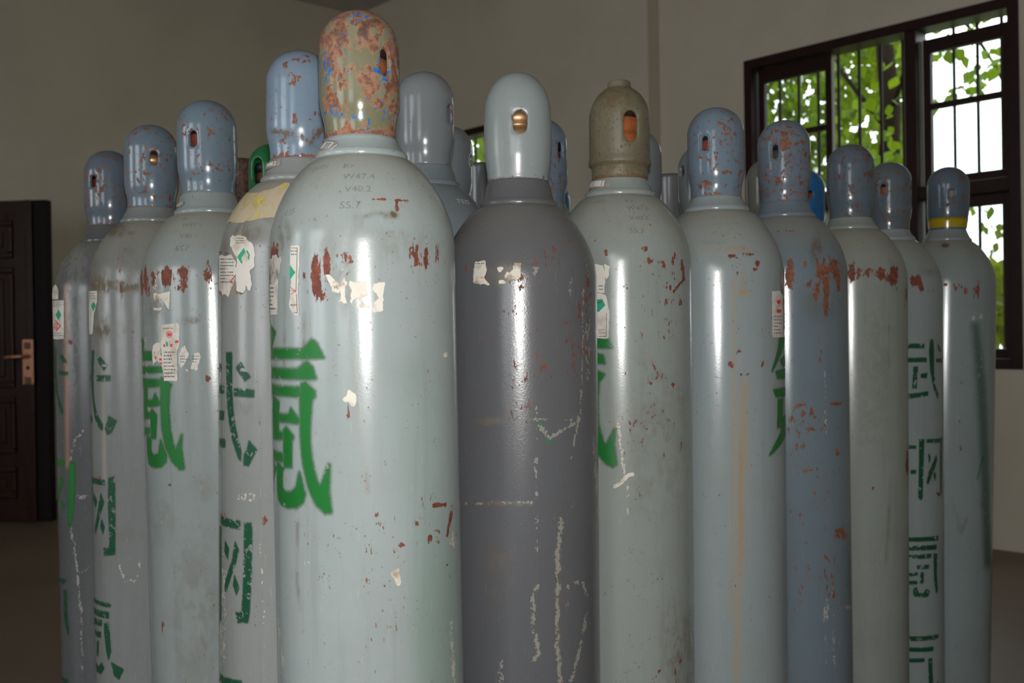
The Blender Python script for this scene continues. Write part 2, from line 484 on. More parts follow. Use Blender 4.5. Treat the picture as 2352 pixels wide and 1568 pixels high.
# ------------------------------------------------------------------ outside: ground, tree, creeper
M_GRASS = simple('outside_grass', (0.10, 0.14, 0.03), 0.9, var=0.3, scale=3)
gmesh = MB()
gmesh.hexa([uvz(-9, -22, -0.3), uvz(-9, -0.5, -0.3), uvz(24, -0.5, -0.3), uvz(24, -22, -0.3), uvz(-9, -22, -0.2), uvz(-9, -0.5, -0.2), uvz(24, -0.5, -0.2), uvz(24, -22, -0.2)])
tag(gmesh.build('outside_ground', M_GRASS), kind='structure')
def leaf_mat(name, a, b):
    t = NT(name)
    oi = t.n('ShaderNodeObjectInfo')
    n = t.step(t.noise(t.coord(), 13.0, 3), 0.32, 0.68)
    c = t.mix(t.math('MULTIPLY', t.math('ADD', n, oi.outputs['Random']), 0.55), a, b)  # random dark-to-bright mix carries the crown's light and shade in colour
    df = t.bsdf(c, 0.6, 0, 0.08)
    tl = t.n('ShaderNodeBsdfTranslucent'); t.set(tl.inputs[0], t.mix(0.35, c, (0.36, 0.5, 0.02)))
    mx = t.n('ShaderNodeMixShader'); mx.inputs[0].default_value = 0.30
    t.t.links.new(df.outputs[0], mx.inputs[1]); t.t.links.new(tl.outputs[0], mx.inputs[2])
    return t.done(mx)
M_LEAF = leaf_mat('broad_leaf', (0.003, 0.014, 0.001), (0.095, 0.165, 0.004))
M_LEAF2 = leaf_mat('far_leaf', (0.002, 0.009, 0.001), (0.09, 0.15, 0.004))
M_BARK = simple('bark', (0.014, 0.011, 0.008), 0.95, var=0.3, scale=25, bump=0.6, dist=0.01, spec=0.03)
def leaf_shape():
    pts = [(0, 0, 0), (0.22, 0.16, 0.02), (0.42, 0.40, 0.03), (0.36, 0.62, 0.02), (0.18, 0.82, -0.02), (0, 1.05, -0.10)]
    L = [(-x, y, z) for x, y, z in pts[1:5]]
    mid = [(0, 0.2, -0.03), (0, 0.42, -0.05), (0, 0.64, -0.05), (0, 0.84, -0.07)]
    v = pts + L + mid
    f = [(0, 1, 10), (1, 2, 11, 10), (2, 3, 12, 11), (3, 4, 13, 12), (4, 5, 13),
         (0, 10, 6), (6, 10, 11, 7), (7, 11, 12, 8), (8, 12, 13, 9), (9, 13, 5)]
    return v, f
LV, LF = leaf_shape()
rng = random.Random(7)
def through(px, py, depth):
    """point `depth` metres behind the window wall's inner face on the sight line of a pixel"""
    d = Vector(ray(px, py))
    o = CAM
    t = ((-depth) - (o - C0).dot(VD)) / d.dot(VD)
    return o + d * t
def leaf_matrix(p, size, r=rng):
    e = Euler((math.radians(r.uniform(-160, -60)), math.radians(r.uniform(-40, 40)), math.radians(r.uniform(0, 360))))
    return Matrix.Translation(p) @ e.to_matrix().to_4x4() @ Matrix.Scale(size, 4)
tree = tag(empty('tree', through(2040, 700, 1.6) * 1.0), 'leafy green tree and its dark trunk behind the open window bay', 'tree')
tree.location.z = -0.2
T0 = Vector(tree.location)
def child(name, m, mat, parent, org, smooth=True):
    m.v = [tuple(Vector(p) - org) for p in m.v]
    return m.build(name, mat, parent, smooth)
tp = [T0 + Vector((0, 0, 0)), through(2040, 420, 1.6), through(2046, 250, 1.6), through(2030, 90, 1.62), through(2015, -160, 1.7)]
child('trunk', MB().tube([Vector((tp[0].x, tp[0].y, -0.2))] + tp[1:], [0.085, 0.075, 0.07, 0.06, 0.045], 10), M_BARK, tree, T0)
for pts, r in (([(2045, 260), (2090, 130), (2150, 20), (2190, -80)], 0.02), ([(2190, 20), (2240, 80), (2285, 150), (2330, 240)], 0.014),
               ([(2040, 300), (1960, 200), (1880, 90)], 0.02), ([(2290, 160), (2250, 210), (2200, 235)], 0.006), ([(2240, 80), (2225, 140), (2215, 200)], 0.005)):
    child('branch', MB().tube([through(x, y, 1.5) for x, y in pts], [r * (1 - 0.5 * k / len(pts)) for k in range(len(pts))], 8), M_BARK, tree, T0)
leaf_me = None
def add_leaf(p, size, r=rng):
    global leaf_me
    if leaf_me is None:
        o = mesh('leaf', LV, LF, M_LEAF, tree); leaf_me = o.data
    else:
        o = link('leaf', leaf_me, tree)
    o.matrix_local = Matrix.Translation(-T0) @ leaf_matrix(p, size, r)
for k in range(190):
    add_leaf(through(rng.uniform(1740, 2095), rng.uniform(20, 330), rng.uniform(0.7, 2.2)), rng.uniform(0.05, 0.11))
for k in range(40):
    add_leaf(through(rng.uniform(1950, 2100), rng.uniform(300, 400), rng.uniform(0.8, 2.0)), rng.uniform(0.07, 0.13))
for (x, y, s, n) in ((2150, 110, 22, 5), (2195, 95, 26, 6), (2205, 135, 14, 3), (2230, 160, 26, 10), (2265, 120, 22, 8), (2205, 195, 14, 5), (2185, 215, 10, 4), (2150, 225, 14, 4),
                     (2250, 185, 16, 6), (2290, 160, 14, 6), (2138, 95, 8, 4), (2240, 470, 8, 2), (2270, 520, 12, 4), (2275, 480, 8, 2), (2250, 40, 40, 6)):
    for k in range(n):
        add_leaf(through(x + rng.gauss(0, s * 0.7), y + rng.gauss(0, s * 0.7), rng.uniform(0.9, 1.6)), rng.uniform(0.05, 0.105))
fv, ff = [], []
r2 = random.Random(11)
def fleaf(p, size):
    b = len(fv); Mx = leaf_matrix(p, size, r2)
    fv.extend(tuple(Mx @ Vector(q) - T0) for q in LV); ff.extend(tuple(b + i for i in f) for f in LF)
for k in range(15000):
    x = r2.uniform(1250, 2100); y = r2.uniform(-160, 820)
    lim = 2095 - max(0, (y - 300) * 0.42)
    if x > lim and r2.random() < 0.93: continue
    fleaf(through(x, y, r2.uniform(2.2, 6.0)), r2.uniform(0.06, 0.14))
for k in range(700):
    fleaf(through(r2.uniform(980, 1260), r2.uniform(150, 700), r2.uniform(1.5, 5.0)), r2.uniform(0.12, 0.3))
fo = mesh('foliage', fv, ff, M_LEAF2, tree); tag(fo, kind='stuff')
# shrub under the right-hand sash
shrub = tag(empty('shrub', through(2330, 760, 1.4)), 'low yellow green shrub behind the lower right window pane', 'shrub')
shrub.location.z = -0.2
S0 = Vector(shrub.location)
fv2, ff2 = [], []
for k in range(420):
    p = through(r2.uniform(2260, 2420), r2.gauss(690, 60), r2.uniform(1.0, 3.0)); b = len(fv2); Mx = leaf_matrix(p, r2.uniform(0.06, 0.14), r2)
    fv2.extend(tuple(Mx @ Vector(q) - S0) for q in LV); ff2.extend(tuple(b + i for i in f) for f in LF)
tag(mesh('foliage', fv2, ff2, leaf_mat('shaded_yellow_leaf', (0.02, 0.025, 0.002), (0.10, 0.10, 0.008)), shrub), kind='stuff')  # leaf colours darkened to hold the shade the shrub stands in
child('stem', MB().tube([S0, S0 + Vector((0.05, 0.02, 0.7)), S0 + Vector((0.0, 0.05, 1.3))], [0.03, 0.02, 0.01], 8), M_BARK, shrub, S0)
# ------------------------------------------------------------------ gas cylinders
R = 0.1095
PHI_N = {}
def sdf_polys(S, Z, polys):
    """signed distance (negative inside) to the union of polygons, in metres"""
    best = np.full(S.shape, 1e9)
    for p in polys:
        p = np.asarray(p, float); q = np.roll(p, -1, 0)
        d2 = np.full(S.shape, 1e9); inside = np.zeros(S.shape, bool)
        for (ax, ay), (bx, by) in zip(p, q):
            ex, ey = bx - ax, by - ay; L = ex * ex + ey * ey + 1e-15
            t = np.clip(((S - ax) * ex + (Z - ay) * ey) / L, 0, 1)
            d2 = np.minimum(d2, (S - ax - t * ex) ** 2 + (Z - ay - t * ey) ** 2)
            if ay != by:
                c = ((ay > Z) != (by > Z)) & (S < ax + (Z - ay) * ex / (by - ay)); inside ^= c
        d = np.sqrt(d2); best = np.minimum(best, np.where(inside, -d, d))
    return best
def vnoise(S, Z, cell, seed):
    r = np.random.RandomState(seed); T = r.rand(64, 64) - 0.5
    x, y = S / cell, Z / cell; i, j = np.floor(x).astype(int), np.floor(y).astype(int); fx, fy = x - i, y - j
    fx, fy = fx * fx * (3 - 2 * fx), fy * fy * (3 - 2 * fy)
    g = lambda a, b: T[a % 64, b % 64]
    return (g(i, j) * (1 - fx) + g(i + 1, j) * fx) * (1 - fy) + (g(i, j + 1) * (1 - fx) + g(i + 1, j + 1) * fx) * fy
def text_mesh(s, size=1.0):
    cu = bpy.data.curves.new('stamp', 'FONT'); cu.body = s; cu.size = size; cu.resolution_u = 2
    cu.align_x = 'CENTER'; cu.align_y = 'CENTER'
    o = bpy.data.objects.new('stamp', cu); col.objects.link(o)
    dg = bpy.context.evaluated_depsgraph_get()
    me = bpy.data.meshes.new_from_object(o.evaluated_get(dg))
    v = [tuple(x.co[:2]) for x in me.vertices]; f = [tuple(p.vertices) for p in me.polygons]
    bpy.data.objects.remove(o); bpy.data.curves.remove(cu); bpy.data.meshes.remove(me)
    return v, f

M_WHEEL = simple('shade_dark_handwheel', (0.03, 0.022, 0.025), 0.45, var=0.3, scale=60)  # near black, standing in for the shade in the upper slot
CAP_H = 0.155
class Cyl:
    def __init__(s, px_cap, d, top, lean=0.0, neck=0.021, name='gas_cylinder', seed=1):
        """px_cap: x pixel of the cap axis, d: distance, top: y pixel of the cap top, lean: slope of the axis"""
        s.seed = seed
        dr = ray(px_cap, top); P = CAMN + dr * (d / dr[1])
        s.H = float(P[2]); xc = float(P[0])
        # cap centre sits a little below the top; the axis leans about the base
        base = Vector((xc + lean * (s.H - 0.08), d, 0.0))
        s.root = empty(name, base); s.root.rotation_euler = (0, -math.atan(lean), 0)
        s.M = Matrix.Translation(base) @ s.root.rotation_euler.to_matrix().to_4x4()
        s.Mn = np.array(s.M); s.Mi = np.array(s.M.inverted())
        s.camL = s.Mi[:3, :3] @ CAMN + s.Mi[:3, 3]
        s.phi0 = math.atan2(s.camL[1], s.camL[0])
        s.neck = neck
        s.zb = s.H - CAP_H; s.zr = s.zb - neck
        dep = np.linspace(0, 1, 28)
        rr = 0.049 + (R - 0.049) * (0.5 * np.sqrt(1 - (1 - dep) ** 2) + 0.5 * np.sin(math.pi * dep / 2))
        zz = s.zr - dep * 0.108
        s.zs = float(zz[-1])
        pz = [s.zb + 0.05, s.zb, s.zb - 0.003, s.zr + 0.007, s.zr + 0.003, s.zr - 0.0015] + list(zz[1:]) + [0.02, 0.0]
        pr = [0.0425, 0.0425, 0.0435, 0.0510, 0.0535, 0.0530] + list(rr[1:]) + [R, 0.098]
        s.pz = np.array(pz[::-1]); s.pr = np.array(pr[::-1])
        s.sh = list(zip(rr, zz))
    def rad(s, z): return np.interp(z, s.pz, s.pr)
    def pix(s, px, py):
        """pixel -> (phi, z) on the shell, phi = 0 facing the camera and positive to the right"""
        o = s.camL; d = s.Mi[:3, :3] @ ray(px, py)
        a = d[0] ** 2 + d[1] ** 2; tc = -(o[0] * d[0] + o[1] * d[1]) / a
        t = np.linspace(tc - 0.13 / math.sqrt(a), tc, 500)
        x, y, z = o[0] + d[0] * t, o[1] + d[1] * t, o[2] + d[2] * t
        f = np.hypot(x, y) - s.rad(z)
        k = np.argmax(f < 0)
        if f[k] < 0:
            if k: w = f[k - 1] / (f[k - 1] - f[k]); tt = t[k - 1] + w * (t[k] - t[k - 1])
            else: tt = t[0]
            p = o + d * tt; ex = 0.0
        else:
            k = int(np.argmin(f)); p = o + d * t[k]; ex = f[k]
        ph = math.atan2(p[1], p[0]) - s.phi0
        ph = (ph + math.pi) % (2 * math.pi) - math.pi
        if ex: ph += math.copysign(ex / R * 1.3, ph)
        return ph, p[2]
    def pt(s, ph, z, off=0.0, r=None):
        r = (s.rad(z) if r is None else r) + off
        return (r * np.cos(ph + s.phi0), r * np.sin(ph + s.phi0), z)
    # ---- painted attributes --------------------------------------------------
    def attrs(s, V, N, blobs):
        W = V @ s.Mn[:3, :3].T + s.Mn[:3, 3]
        px = project(W)
        face = ((s.camL - V) * N).sum(1) > 0
        out = {k: np.zeros(len(V)) for k in ('chip', 'grime', 'pale', 'tint')}
        for b in blobs:
            kind, geo = b[0], b[1]
            if isinstance(geo[0], tuple):                      # polyline, width, amp
                w, amp = b[2], b[3]; d2 = np.full(len(V), 1e9)
                for (ax, ay), (bx, by) in zip(geo[:-1], geo[1:]):
                    ex, ey = bx - ax, by - ay; L = ex * ex + ey * ey + 1e-9
                    t = np.clip(((px[:, 0] - ax) * ex + (px[:, 1] - ay) * ey) / L, 0, 1)
                    d2 = np.minimum(d2, (px[:, 0] - ax - t * ex) ** 2 + (px[:, 1] - ay - t * ey) ** 2)
                val = amp * np.exp(-d2 / (w * w))
            else:
                x, y, rx, ry, amp = geo
                q = ((px[:, 0] - x) / rx) ** 2 + ((px[:, 1] - y) / ry) ** 2
                val = amp * np.exp(-q ** 1.5)
            out[kind] = np.maximum(out[kind], np.where(face, val, 0))
        return out
    def body(s, mat, blobs=(), res=0.003, zlow=0.62):
        if res:
            nf = int(2 * 1.75 * R / res)
            ph = list(np.linspace(-1.75, 1.75, nf)) + list(np.linspace(1.75, 2 * math.pi - 1.75, 26)[1:-1])
            zr = list(np.linspace(zlow, s.zs, max(4, int((s.zs - zlow) / res)), endpoint=False))
        else:
            ph = list(np.linspace(-math.pi, math.pi, 64, endpoint=False)); zr = [zlow]
        prof = [(0.02, 0.004), (0.075, 0.002), (0.098, 0.0), (0.1055, 0.006), (R, 0.02), (R, zlow * 0.5)] + [(R, z) for z in zr]
        sh = s.sh[::-1]
        if res:
            k = np.linspace(0, 1, max(28, int(0.13 / res)))
            kk = np.linspace(0, 1, len(sh))
            sh = list(zip(np.interp(k, kk, [a for a, b in sh]), np.interp(k, kk, [b for a, b in sh])))
        prof += sh + [(0.040, s.zr + 0.001)]
        ph = np.array(ph) + s.phi0
        r = np.array([p[0] for p in prof]); z = np.array([p[1] for p in prof])
        n, m = len(ph), len(prof)
        V = np.stack([r[:, None] * np.cos(ph), r[:, None] * np.sin(ph), np.repeat(z[:, None], n, 1)], -1).reshape(-1, 3)
        N = np.stack([np.cos(ph) + 0 * r[:, None], np.sin(ph) + 0 * r[:, None], np.zeros((m, n))], -1).reshape(-1, 3)
        I = np.arange(n * m).reshape(m, n)
        F = np.stack([I[:-1], np.roll(I, -1, 1)[:-1], np.roll(I, -1, 1)[1:], I[1:]], -1).reshape(-1, 4)
        me = bpy.data.meshes.new('body')
        me.vertices.add(len(V)); me.vertices.foreach_set('co', V.astype(np.float32).ravel())
        nl = len(F) * 4 + 2 * n
        me.loops.add(nl); me.loops.foreach_set('vertex_index', np.concatenate([F.ravel(), I[0][::-1], I[-1]]).astype(np.int32))
        me.polygons.add(len(F) + 2)
        me.polygons.foreach_set('loop_start', np.concatenate([np.arange(len(F)) * 4, [len(F) * 4, len(F) * 4 + n]]).astype(np.int32))
        me.polygons.foreach_set('use_smooth', np.ones(len(F) + 2, bool))
        if res:
            A = s.attrs(V, N, blobs); A['dust'] = np.repeat(np.clip((R - r) / 0.045, 0, 1) ** 0.8, n)
            for k, a in A.items():
                at = me.attributes.new(k, 'FLOAT', 'POINT'); at.data.foreach_set('value', a.astype(np.float32))
        me.update(calc_edges=True); me.validate()
        me.materials.append(mat)
        return link('body', me, s.root)
    def ring(s, mat):
        zb, zr = s.zb, s.zr
        prof = [(0.0535, zr - 0.004), (0.0550, zr - 0.0015), (0.0550, zr + 0.003), (0.0525, zr + 0.0055), (0.0500, zr + 0.008), (0.0450, zb - 0.005), (0.0436, zb - 0.0025), (0.0432, zb + 0.001), (0.040, zb + 0.002)]
        o = MB().lathe(prof, 96).build('neck_ring', mat, s.root, True)
        return o
    # ---- valve cap -------------------------------------------------------------
    def cap(s, mat, hole=None, style='round', blobs=(), rim=0.35, top=0.0, valve=None, rc=0.0477, n=112, res=0.0028):
        """hole: (px, py, width m, height m)"""
        zb = s.zb; k = rc / 0.0477
        if style == 'round':
            pr = [(0.0405, 0.0), (0.0419, 0.0008), (0.0420, 0.012), (0.0427, 0.019), (0.0440, 0.025), (0.0458, 0.032), (0.0471, 0.040), (0.0477, 0.050), (0.0477, 0.108)]
            zd, hd = 0.108, CAP_H - 0.108
        elif style == 'bulb':
            pr = [(0.0415, 0.0), (0.0428, 0.0008), (0.0432, 0.008), (0.0445, 0.019), (0.0466, 0.034), (0.0477, 0.055), (0.0477, 0.080), (0.0468, 0.098)]
            zd, hd = 0.098, CAP_H - 0.098
        elif style == 'ledge':
            pr = [(0.0425, 0.0), (0.0438, 0.0008), (0.0442, 0.018), (0.0452, 0.022), (0.0488, 0.024), (0.0491, 0.030), (0.0478, 0.034), (0.0475, 0.038), (0.0477, 0.094)]
            zd, hd = 0.094, CAP_H - 0.094 - 0.006
        else:                                                # flat-topped collar
            pr = [(0.0425, 0.0), (0.0440, 0.002), (0.0455, 0.02), (0.0477, 0.05), (0.0480, CAP_H - 0.012)]
            zd, hd = CAP_H - 0.012, 0.012
        rd = pr[-1][0]
        ex = 0.5 if style != 'flat' else 0.35
        prof = []
        for (a, b), (c, d) in zip(pr[:-1], pr[1:]):
            q = max(1, int(math.hypot(c - a, d - b) / res))
            for j in range(q): prof.append((a + (c - a) * j / q, b + (d - b) * j / q))
        q = 26
        for j in range(q):
            g = math.pi / 2 * j / q
            prof.append((rd * math.cos(g) ** (0.92 if style != 'flat' else 0.5), zd + hd * math.sin(g)))
        if style == 'ledge':
            nb = [(0.0125, prof[-1][1] - 0.0005)]
            prof = [p for p in prof if p[0] > 0.0200] + [(0.0190, CAP_H - 0.0085), (0.0182, CAP_H - 0.0070), (0.0180, CAP_H - 0.0005), (0.0165, CAP_H + 0.001), (0.003, CAP_H + 0.001)]
        else:
            prof = [p for p in prof if p[0] > 0.0012]
        prof = [(a * k, zb + b) for a, b in prof]
        pr_, pz_ = np.array([p[0] for p in prof]), np.array([p[1] for p in prof])
        m = len(prof)
        cphi = 0.0; rows = None
        if hole:
            hx, hy, hw, hh = hole[:4]
            zc = None
            dd = s.Mi[:3, :3] @ ray(hx, hy); o = s.camL
            a = dd[0] ** 2 + dd[1] ** 2; tc = -(o[0] * dd[0] + o[1] * dd[1]) / a
            dm2 = (o[0] + dd[0] * tc) ** 2 + (o[1] + dd[1] * tc) ** 2
            rcap = 0.047 * k
            tt = tc - math.sqrt(max(0, rcap ** 2 - dm2) / a)
            p = o + dd * tt; cphi = math.atan2(p[1], p[0]) ; zc = float(p[2])
        else:
            cphi = s.phi0
        ph = cphi + (np.arange(n) + 0.5) / n * 2 * math.pi - math.pi     # seam opposite the hole
        V = [(r * math.cos(g), r * math.sin(g), z) for r, z in prof for g in ph]
        F = []
        skip = set()
        if hole:
            da = 2 * math.pi / n
            ci = int(math.ceil((hw / 2 / (0.047 * k)) / da)) + 1
            i0, i1 = n // 2 - 1 - ci, n // 2 + ci                    # vertex columns bounding the patch
            j0 = int(np.argmin(abs(pz_ - (zc - hh / 2 - 0.004)))); j1 = int(np.argmin(abs(pz_ - (zc + hh / 2 + 0.004))))
            for j in range(j0, j1):
                for i in range(i0, i1): skip.add((j, i))
            loop = [(j0, i) for i in range(i0, i1)] + [(j, i1) for j in range(j0, j1)] + [(j1, i) for i in range(i1, i0, -1)] + [(j, i0) for j in range(j1, j0, -1)]
        for j in range(m - 1):
            for i in range(n):
                if (j, i) in skip: continue
                i2 = (i + 1) % n
                F.append((j * n + i, j * n + i2, (j + 1) * n + i2, (j + 1) * n + i))
        F.append(tuple((m - 1) * n + i for i in range(n)))
        if hole:
            rin = hw / 2; st = max(hh / 2 - rin, 0.0)
            prev = None; rings = []
            for dep, grow in ((0.0, 0.0012), (0.0010, 0.0), (0.005, 0.0)):
                ids = []
                for (j, i) in loop:
                    g = ph[i] - cphi; z = pz_[j]
                    x, y = g * 0.047 * k, z - zc
                    # radial projection on the obround
                    Lx = math.hypot(x, y); ux, uy = x / Lx, y / Lx
                    lo, hi = 0.0, 0.2
                    for _ in range(30):
                        mid = (lo + hi) / 2; qx, qy = ux * mid, uy * mid
                        dist = math.hypot(qx, max(abs(qy) - st, 0)) - rin - grow
                        if dist < 0: lo = mid
                        else: hi = mid
                    gx, zz = ux * lo / (0.047 * k), zc + uy * lo
                    rr = float(np.interp(zz, pz_, pr_)) - dep
                    V.append((rr * math.cos(cphi + gx), rr * math.sin(cphi + gx), zz)); ids.append(len(V) - 1)
                rings.append(ids)
            outer = [j * n + i for j, i in loop]
            for A, B in zip([outer] + rings[:-1], rings):
                for q in range(len(A)):
                    q2 = (q + 1) % len(A); F.append((A[q], A[q2], B[q2], B[q]))
        V = np.array(V)
        N = V.copy(); N[:, 2] = 0; N /= np.maximum(1e-6, np.linalg.norm(N, axis=1))[:, None]
        at = s.attrs(V, N, blobs)
        hz = (V[:, 2] - zb)
        at['chip'] = np.maximum(at['chip'], rim * np.exp(-(hz / 0.007) ** 2))
        at['chip'] = np.maximum(at['chip'], top * np.clip((hz - 0.09) / 0.06, 0, 1))
        if hole:
            ux = (np.arctan2(V[:, 1], V[:, 0]) - cphi + math.pi) % (2 * math.pi) - math.pi
            dist = np.hypot(ux * 0.047, np.maximum(abs(V[:, 2] - zc) - st, 0)) - rin
            at['chip'] = np.maximum(at['chip'], 0.30 * np.exp(-(np.maximum(dist, 0) / 0.003) ** 2))
        o = mesh('valve_cap', V, F, mat, s.root, True, at)
        if style == 'flat':
            pass
        if valve is not None:
            z0 = zb - 0.002
            vp = [(0.030, z0), (0.030, z0 + 0.030), (0.0345, z0 + 0.036), (0.0355, z0 + 0.068), (0.0335, z0 + 0.074), (0.030, z0 + 0.076), (0.030, z0 + 0.080), (0.0340, z0 + 0.083), (0.0345, z0 + 0.096), (0.030, z0 + 0.099)]
            g = cphi
            vo = MB().lathe(vp, 40).build('valve', valve, s.root, True)
            MB().lathe([(0.020, z0 + 0.0985), (0.036, z0 + 0.1005), (0.037, z0 + 0.108), (0.033, z0 + 0.116), (0.010, z0 + 0.119)], 40).build('handwheel', M_WHEEL, vo, True)
            out = MB().tube([(0.028 * math.cos(g + 1.3), 0.028 * math.sin(g + 1.3), z0 + 0.05), (0.040 * math.cos(g + 1.3), 0.040 * math.sin(g + 1.3), z0 + 0.05)], 0.010, 14)
            out.build('outlet', valve, vo, True)
        return o
    # ---- decals ----------------------------------------------------------------
    def decal(s, name, polys, mat, off=0.0005, res=0.0018, feather=0.0, torn=0.0, parent=None, seed=None, thick=0.0):
        seed = s.seed if seed is None else seed
        P2 = [[(s.pix(x, y)[0] * R, s.pix(x, y)[1]) for x, y in p] for p in polys]
        allp = np.concatenate([np.array(p) for p in P2])
        pad = feather + torn + res
        s0, s1 = allp[:, 0].min() - pad, allp[:, 0].max() + pad; z0, z1 = allp[:, 1].min() - pad, allp[:, 1].max() + pad
        ns, nz = max(2, int((s1 - s0) / res)), max(2, int((z1 - z0) / res))
        S, Z = np.meshgrid(np.linspace(s0, s1, ns), np.linspace(z0, z1, nz))
        D = sdf_polys(S, Z, P2)
        if torn: D = D + torn * (vnoise(S, Z, 0.006, seed) * 1.6 + vnoise(S, Z, 0.0025, seed + 1) * 0.8)
        lim = feather
        V, A, F, idx = [], [], [], {}
        def vert(key, sv, zv, dv):
            if key not in idx:
                ph = sv / R
                idx[key] = len(V); V.append(s.pt(ph, zv, off)); A.append(dv)
            return idx[key]
        inside = D < lim
        for j in range(nz - 1):
            for i in range(ns - 1):
                c = ((j, i), (j, i + 1), (j + 1, i + 1), (j + 1, i))
                b = [inside[q] for q in c]
                if not any(b): continue
                poly = []
                for a_, b_ in zip(c, c[1:] + c[:1]):
                    da, db = D[a_], D[b_]
                    if inside[a_]: poly.append(vert(a_, S[a_], Z[a_], da))
                    if inside[a_] != inside[b_]:
                        w = (lim - da) / (db - da); k = (min(a_, b_), max(a_, b_))
                        poly.append(vert(k, S[a_] + w * (S[b_] - S[a_]), Z[a_] + w * (Z[b_] - Z[a_]), lim))
                poly = [p for q, p in enumerate(poly) if p != poly[q - 1]]
                if len(poly) >= 3: F.append(tuple(poly))
        o = mesh(name, V, F, mat, parent or s.root, True, {'sdf': A})
        if thick:
            m = o.modifiers.new('thickness', 'SOLIDIFY'); m.thickness = thick; m.offset = 1.0
        return o
    def quads(s, name, polys, mat, off=0.001, parent=None):
        V, F = [], []
        for p in polys:
            b = len(V)
            for x, y in p:
                ph, z = s.pix(x, y); V.append(s.pt(ph, z, off))
            F.append(tuple(range(b, b + len(p)))[::-1])
        return mesh(name, V, F, mat, parent or s.root, False)
    def lines(s, name, x0, x1, y0, y1, rows, mat, off, parent=None, seed=0, slant=0.0, h=0.30, dash=(2, 7)):
        """rows of small print"""
        r = random.Random(seed); polys = []
        pitch = (y1 - y0) / rows
        for k in range(rows):
            y = y0 + pitch * k; x = x0; xe = x1 - (r.random() ** 2) * (x1 - x0) * 0.5
            while x < xe:
                w = r.uniform(*dash) * 0.5
                xx = min(x + w, xe)
                yy = y + slant * (x - x0)
                polys.append([(x, yy), (xx, yy + slant * w), (xx, yy + pitch * h + slant * w), (x, yy + pitch * h)])
                x = xx + r.uniform(0.8, 2.4)
        return s.quads(name, polys, mat, off, parent)
    def stamp(s, text, px, py, hpx, mat, name='stamped_mark', depth=0.0007, parent=None, slant=0.0, squeeze=1.0, off=-0.0002):
        """letters struck into the steel, laid on the shell round the pixel"""
        ph0, z0 = s.pix(px, py)
        W = np.array(s.M @ Vector(s.pt(ph0, z0)))
        dist = float(np.linalg.norm(W - CAMN)); size = hpx * dist / FPX / 0.70
        v, f = text_mesh(text, size)
        # walk along the profile so that the letters keep their height on the slope
        dz = 0.0005
        slope = math.hypot(s.rad(z0 + dz) - s.rad(z0 - dz), 2 * dz) / (2 * dz)
        r0 = float(s.rad(z0)); V = []
        for o_ in (off + depth, off):
            for x, y in v:
                z = z0 + (y + slant * x) / slope
                r = float(s.rad(z)); V.append(s.pt(ph0 + x * squeeze / r0, z, o_))
        n = len(v); F = [tuple(q) for q in f]
        cnt = {}
        for q in f:
            for a, b in zip(q, q[1:] + q[:1]): cnt[(a, b)] = cnt.get((a, b), 0) + 1
        for (a, b) in cnt:
            if (b, a) not in cnt: F.append((b, a, a + n, b + n))
        return mesh(name, V, F, mat, parent or s.root, False)
    def barcode_tag(s, poly, code, mat, mat_ink, mat_paper):
        """thin metal tag clipped round the neck: metal plate, paper strip, bars"""
        t = s.decal('barcode_tag', [poly], mat, off=0.0012, res=0.0012, thick=0.0008)
        p = s.decal('paper_strip', [code], mat_paper, off=0.0024, res=0.0012, parent=t)
        (ax, ay), (bx, by), (cx, cy), (dx_, dy_) = code
        polys = []; r = random.Random(s.seed); u = 0.08
        while u < 0.9:
            w = r.choice((0.02, 0.035, 0.05)); q = []
            for uu, vv in ((u, 0.2), (u + w, 0.2), (u + w, 0.85), (u, 0.85)):
                tx, ty = ax + (bx - ax) * uu, ay + (by - ay) * uu
                lx, ly = dx_ + (cx - dx_) * uu, dy_ + (cy - dy_) * uu
                q.append((tx + (lx - tx) * vv, ty + (ly - ty) * vv))
            polys.append(q); u += w + r.choice((0.025, 0.05))
        s.quads('bar_code', polys, mat_ink, 0.0028, t)
        return t

def cr(polys, ox, oy, sc):
    """traced outline in a magnified crop -> photo pixels"""
    return [[(ox + x / sc, oy + y / sc) for x, y in p] for p in polys]
# ------------------------------------------------------------------ the cylinders in the photograph
LIGHT = (0.33, 0.38, 0.378)
GREYL = (0.27, 0.285, 0.28)
DARK = (0.122, 0.126, 0.137)
CAPB = (0.165, 0.23, 0.295)
M_INK = simple('black_ink', (0.09, 0.085, 0.09), 0.7)
M_GRN = simple('green_print', (0.01, 0.36, 0.19), 0.45, var=0.08)
M_RED = simple('red_print', (0.72, 0.05, 0.04), 0.5)
M_PAPER = paper_mat('label_paper')
M_TORN = paper_mat('torn_label_paper', (0.74, 0.70, 0.61), (0.30, 0.19, 0.10), 0.75, 4)
M_SILVER = paper_mat('peeling_foil_label', (0.55, 0.52, 0.48), (0.12, 0.09, 0.06), 0.9, 8)
M_TAPE = paper_mat('masking_tape', (0.52, 0.43, 0.31), (0.42, 0.36, 0.10), 0.8, 2)
M_TIN = simple('tin_tag', (0.50, 0.48, 0.45), 0.38, metal=0.5, var=0.2, scale=80)
M_GREENP = decal_mat('green_stencil_paint', (0.010, 0.18, 0.028), 0.0055, wear=0.15, over=(0.06, 0.22, 0.07))
M_GREEND = decal_mat('dark_green_stencil_paint', (0.008, 0.085, 0.040), 0.0034, wear=0.55, seed=5, over=(0.05, 0.16, 0.09))
M_GREENS = decal_mat('smeared_green_paint', (0.02, 0.10, 0.05), 0.016, wear=0.2, seed=7, alpha=0.42, over=(0.10, 0.18, 0.14))
M_BRASS = simple('valve_brass', (0.50, 0.29, 0.15), 0.38, metal=0.7, var=0.2, scale=60)
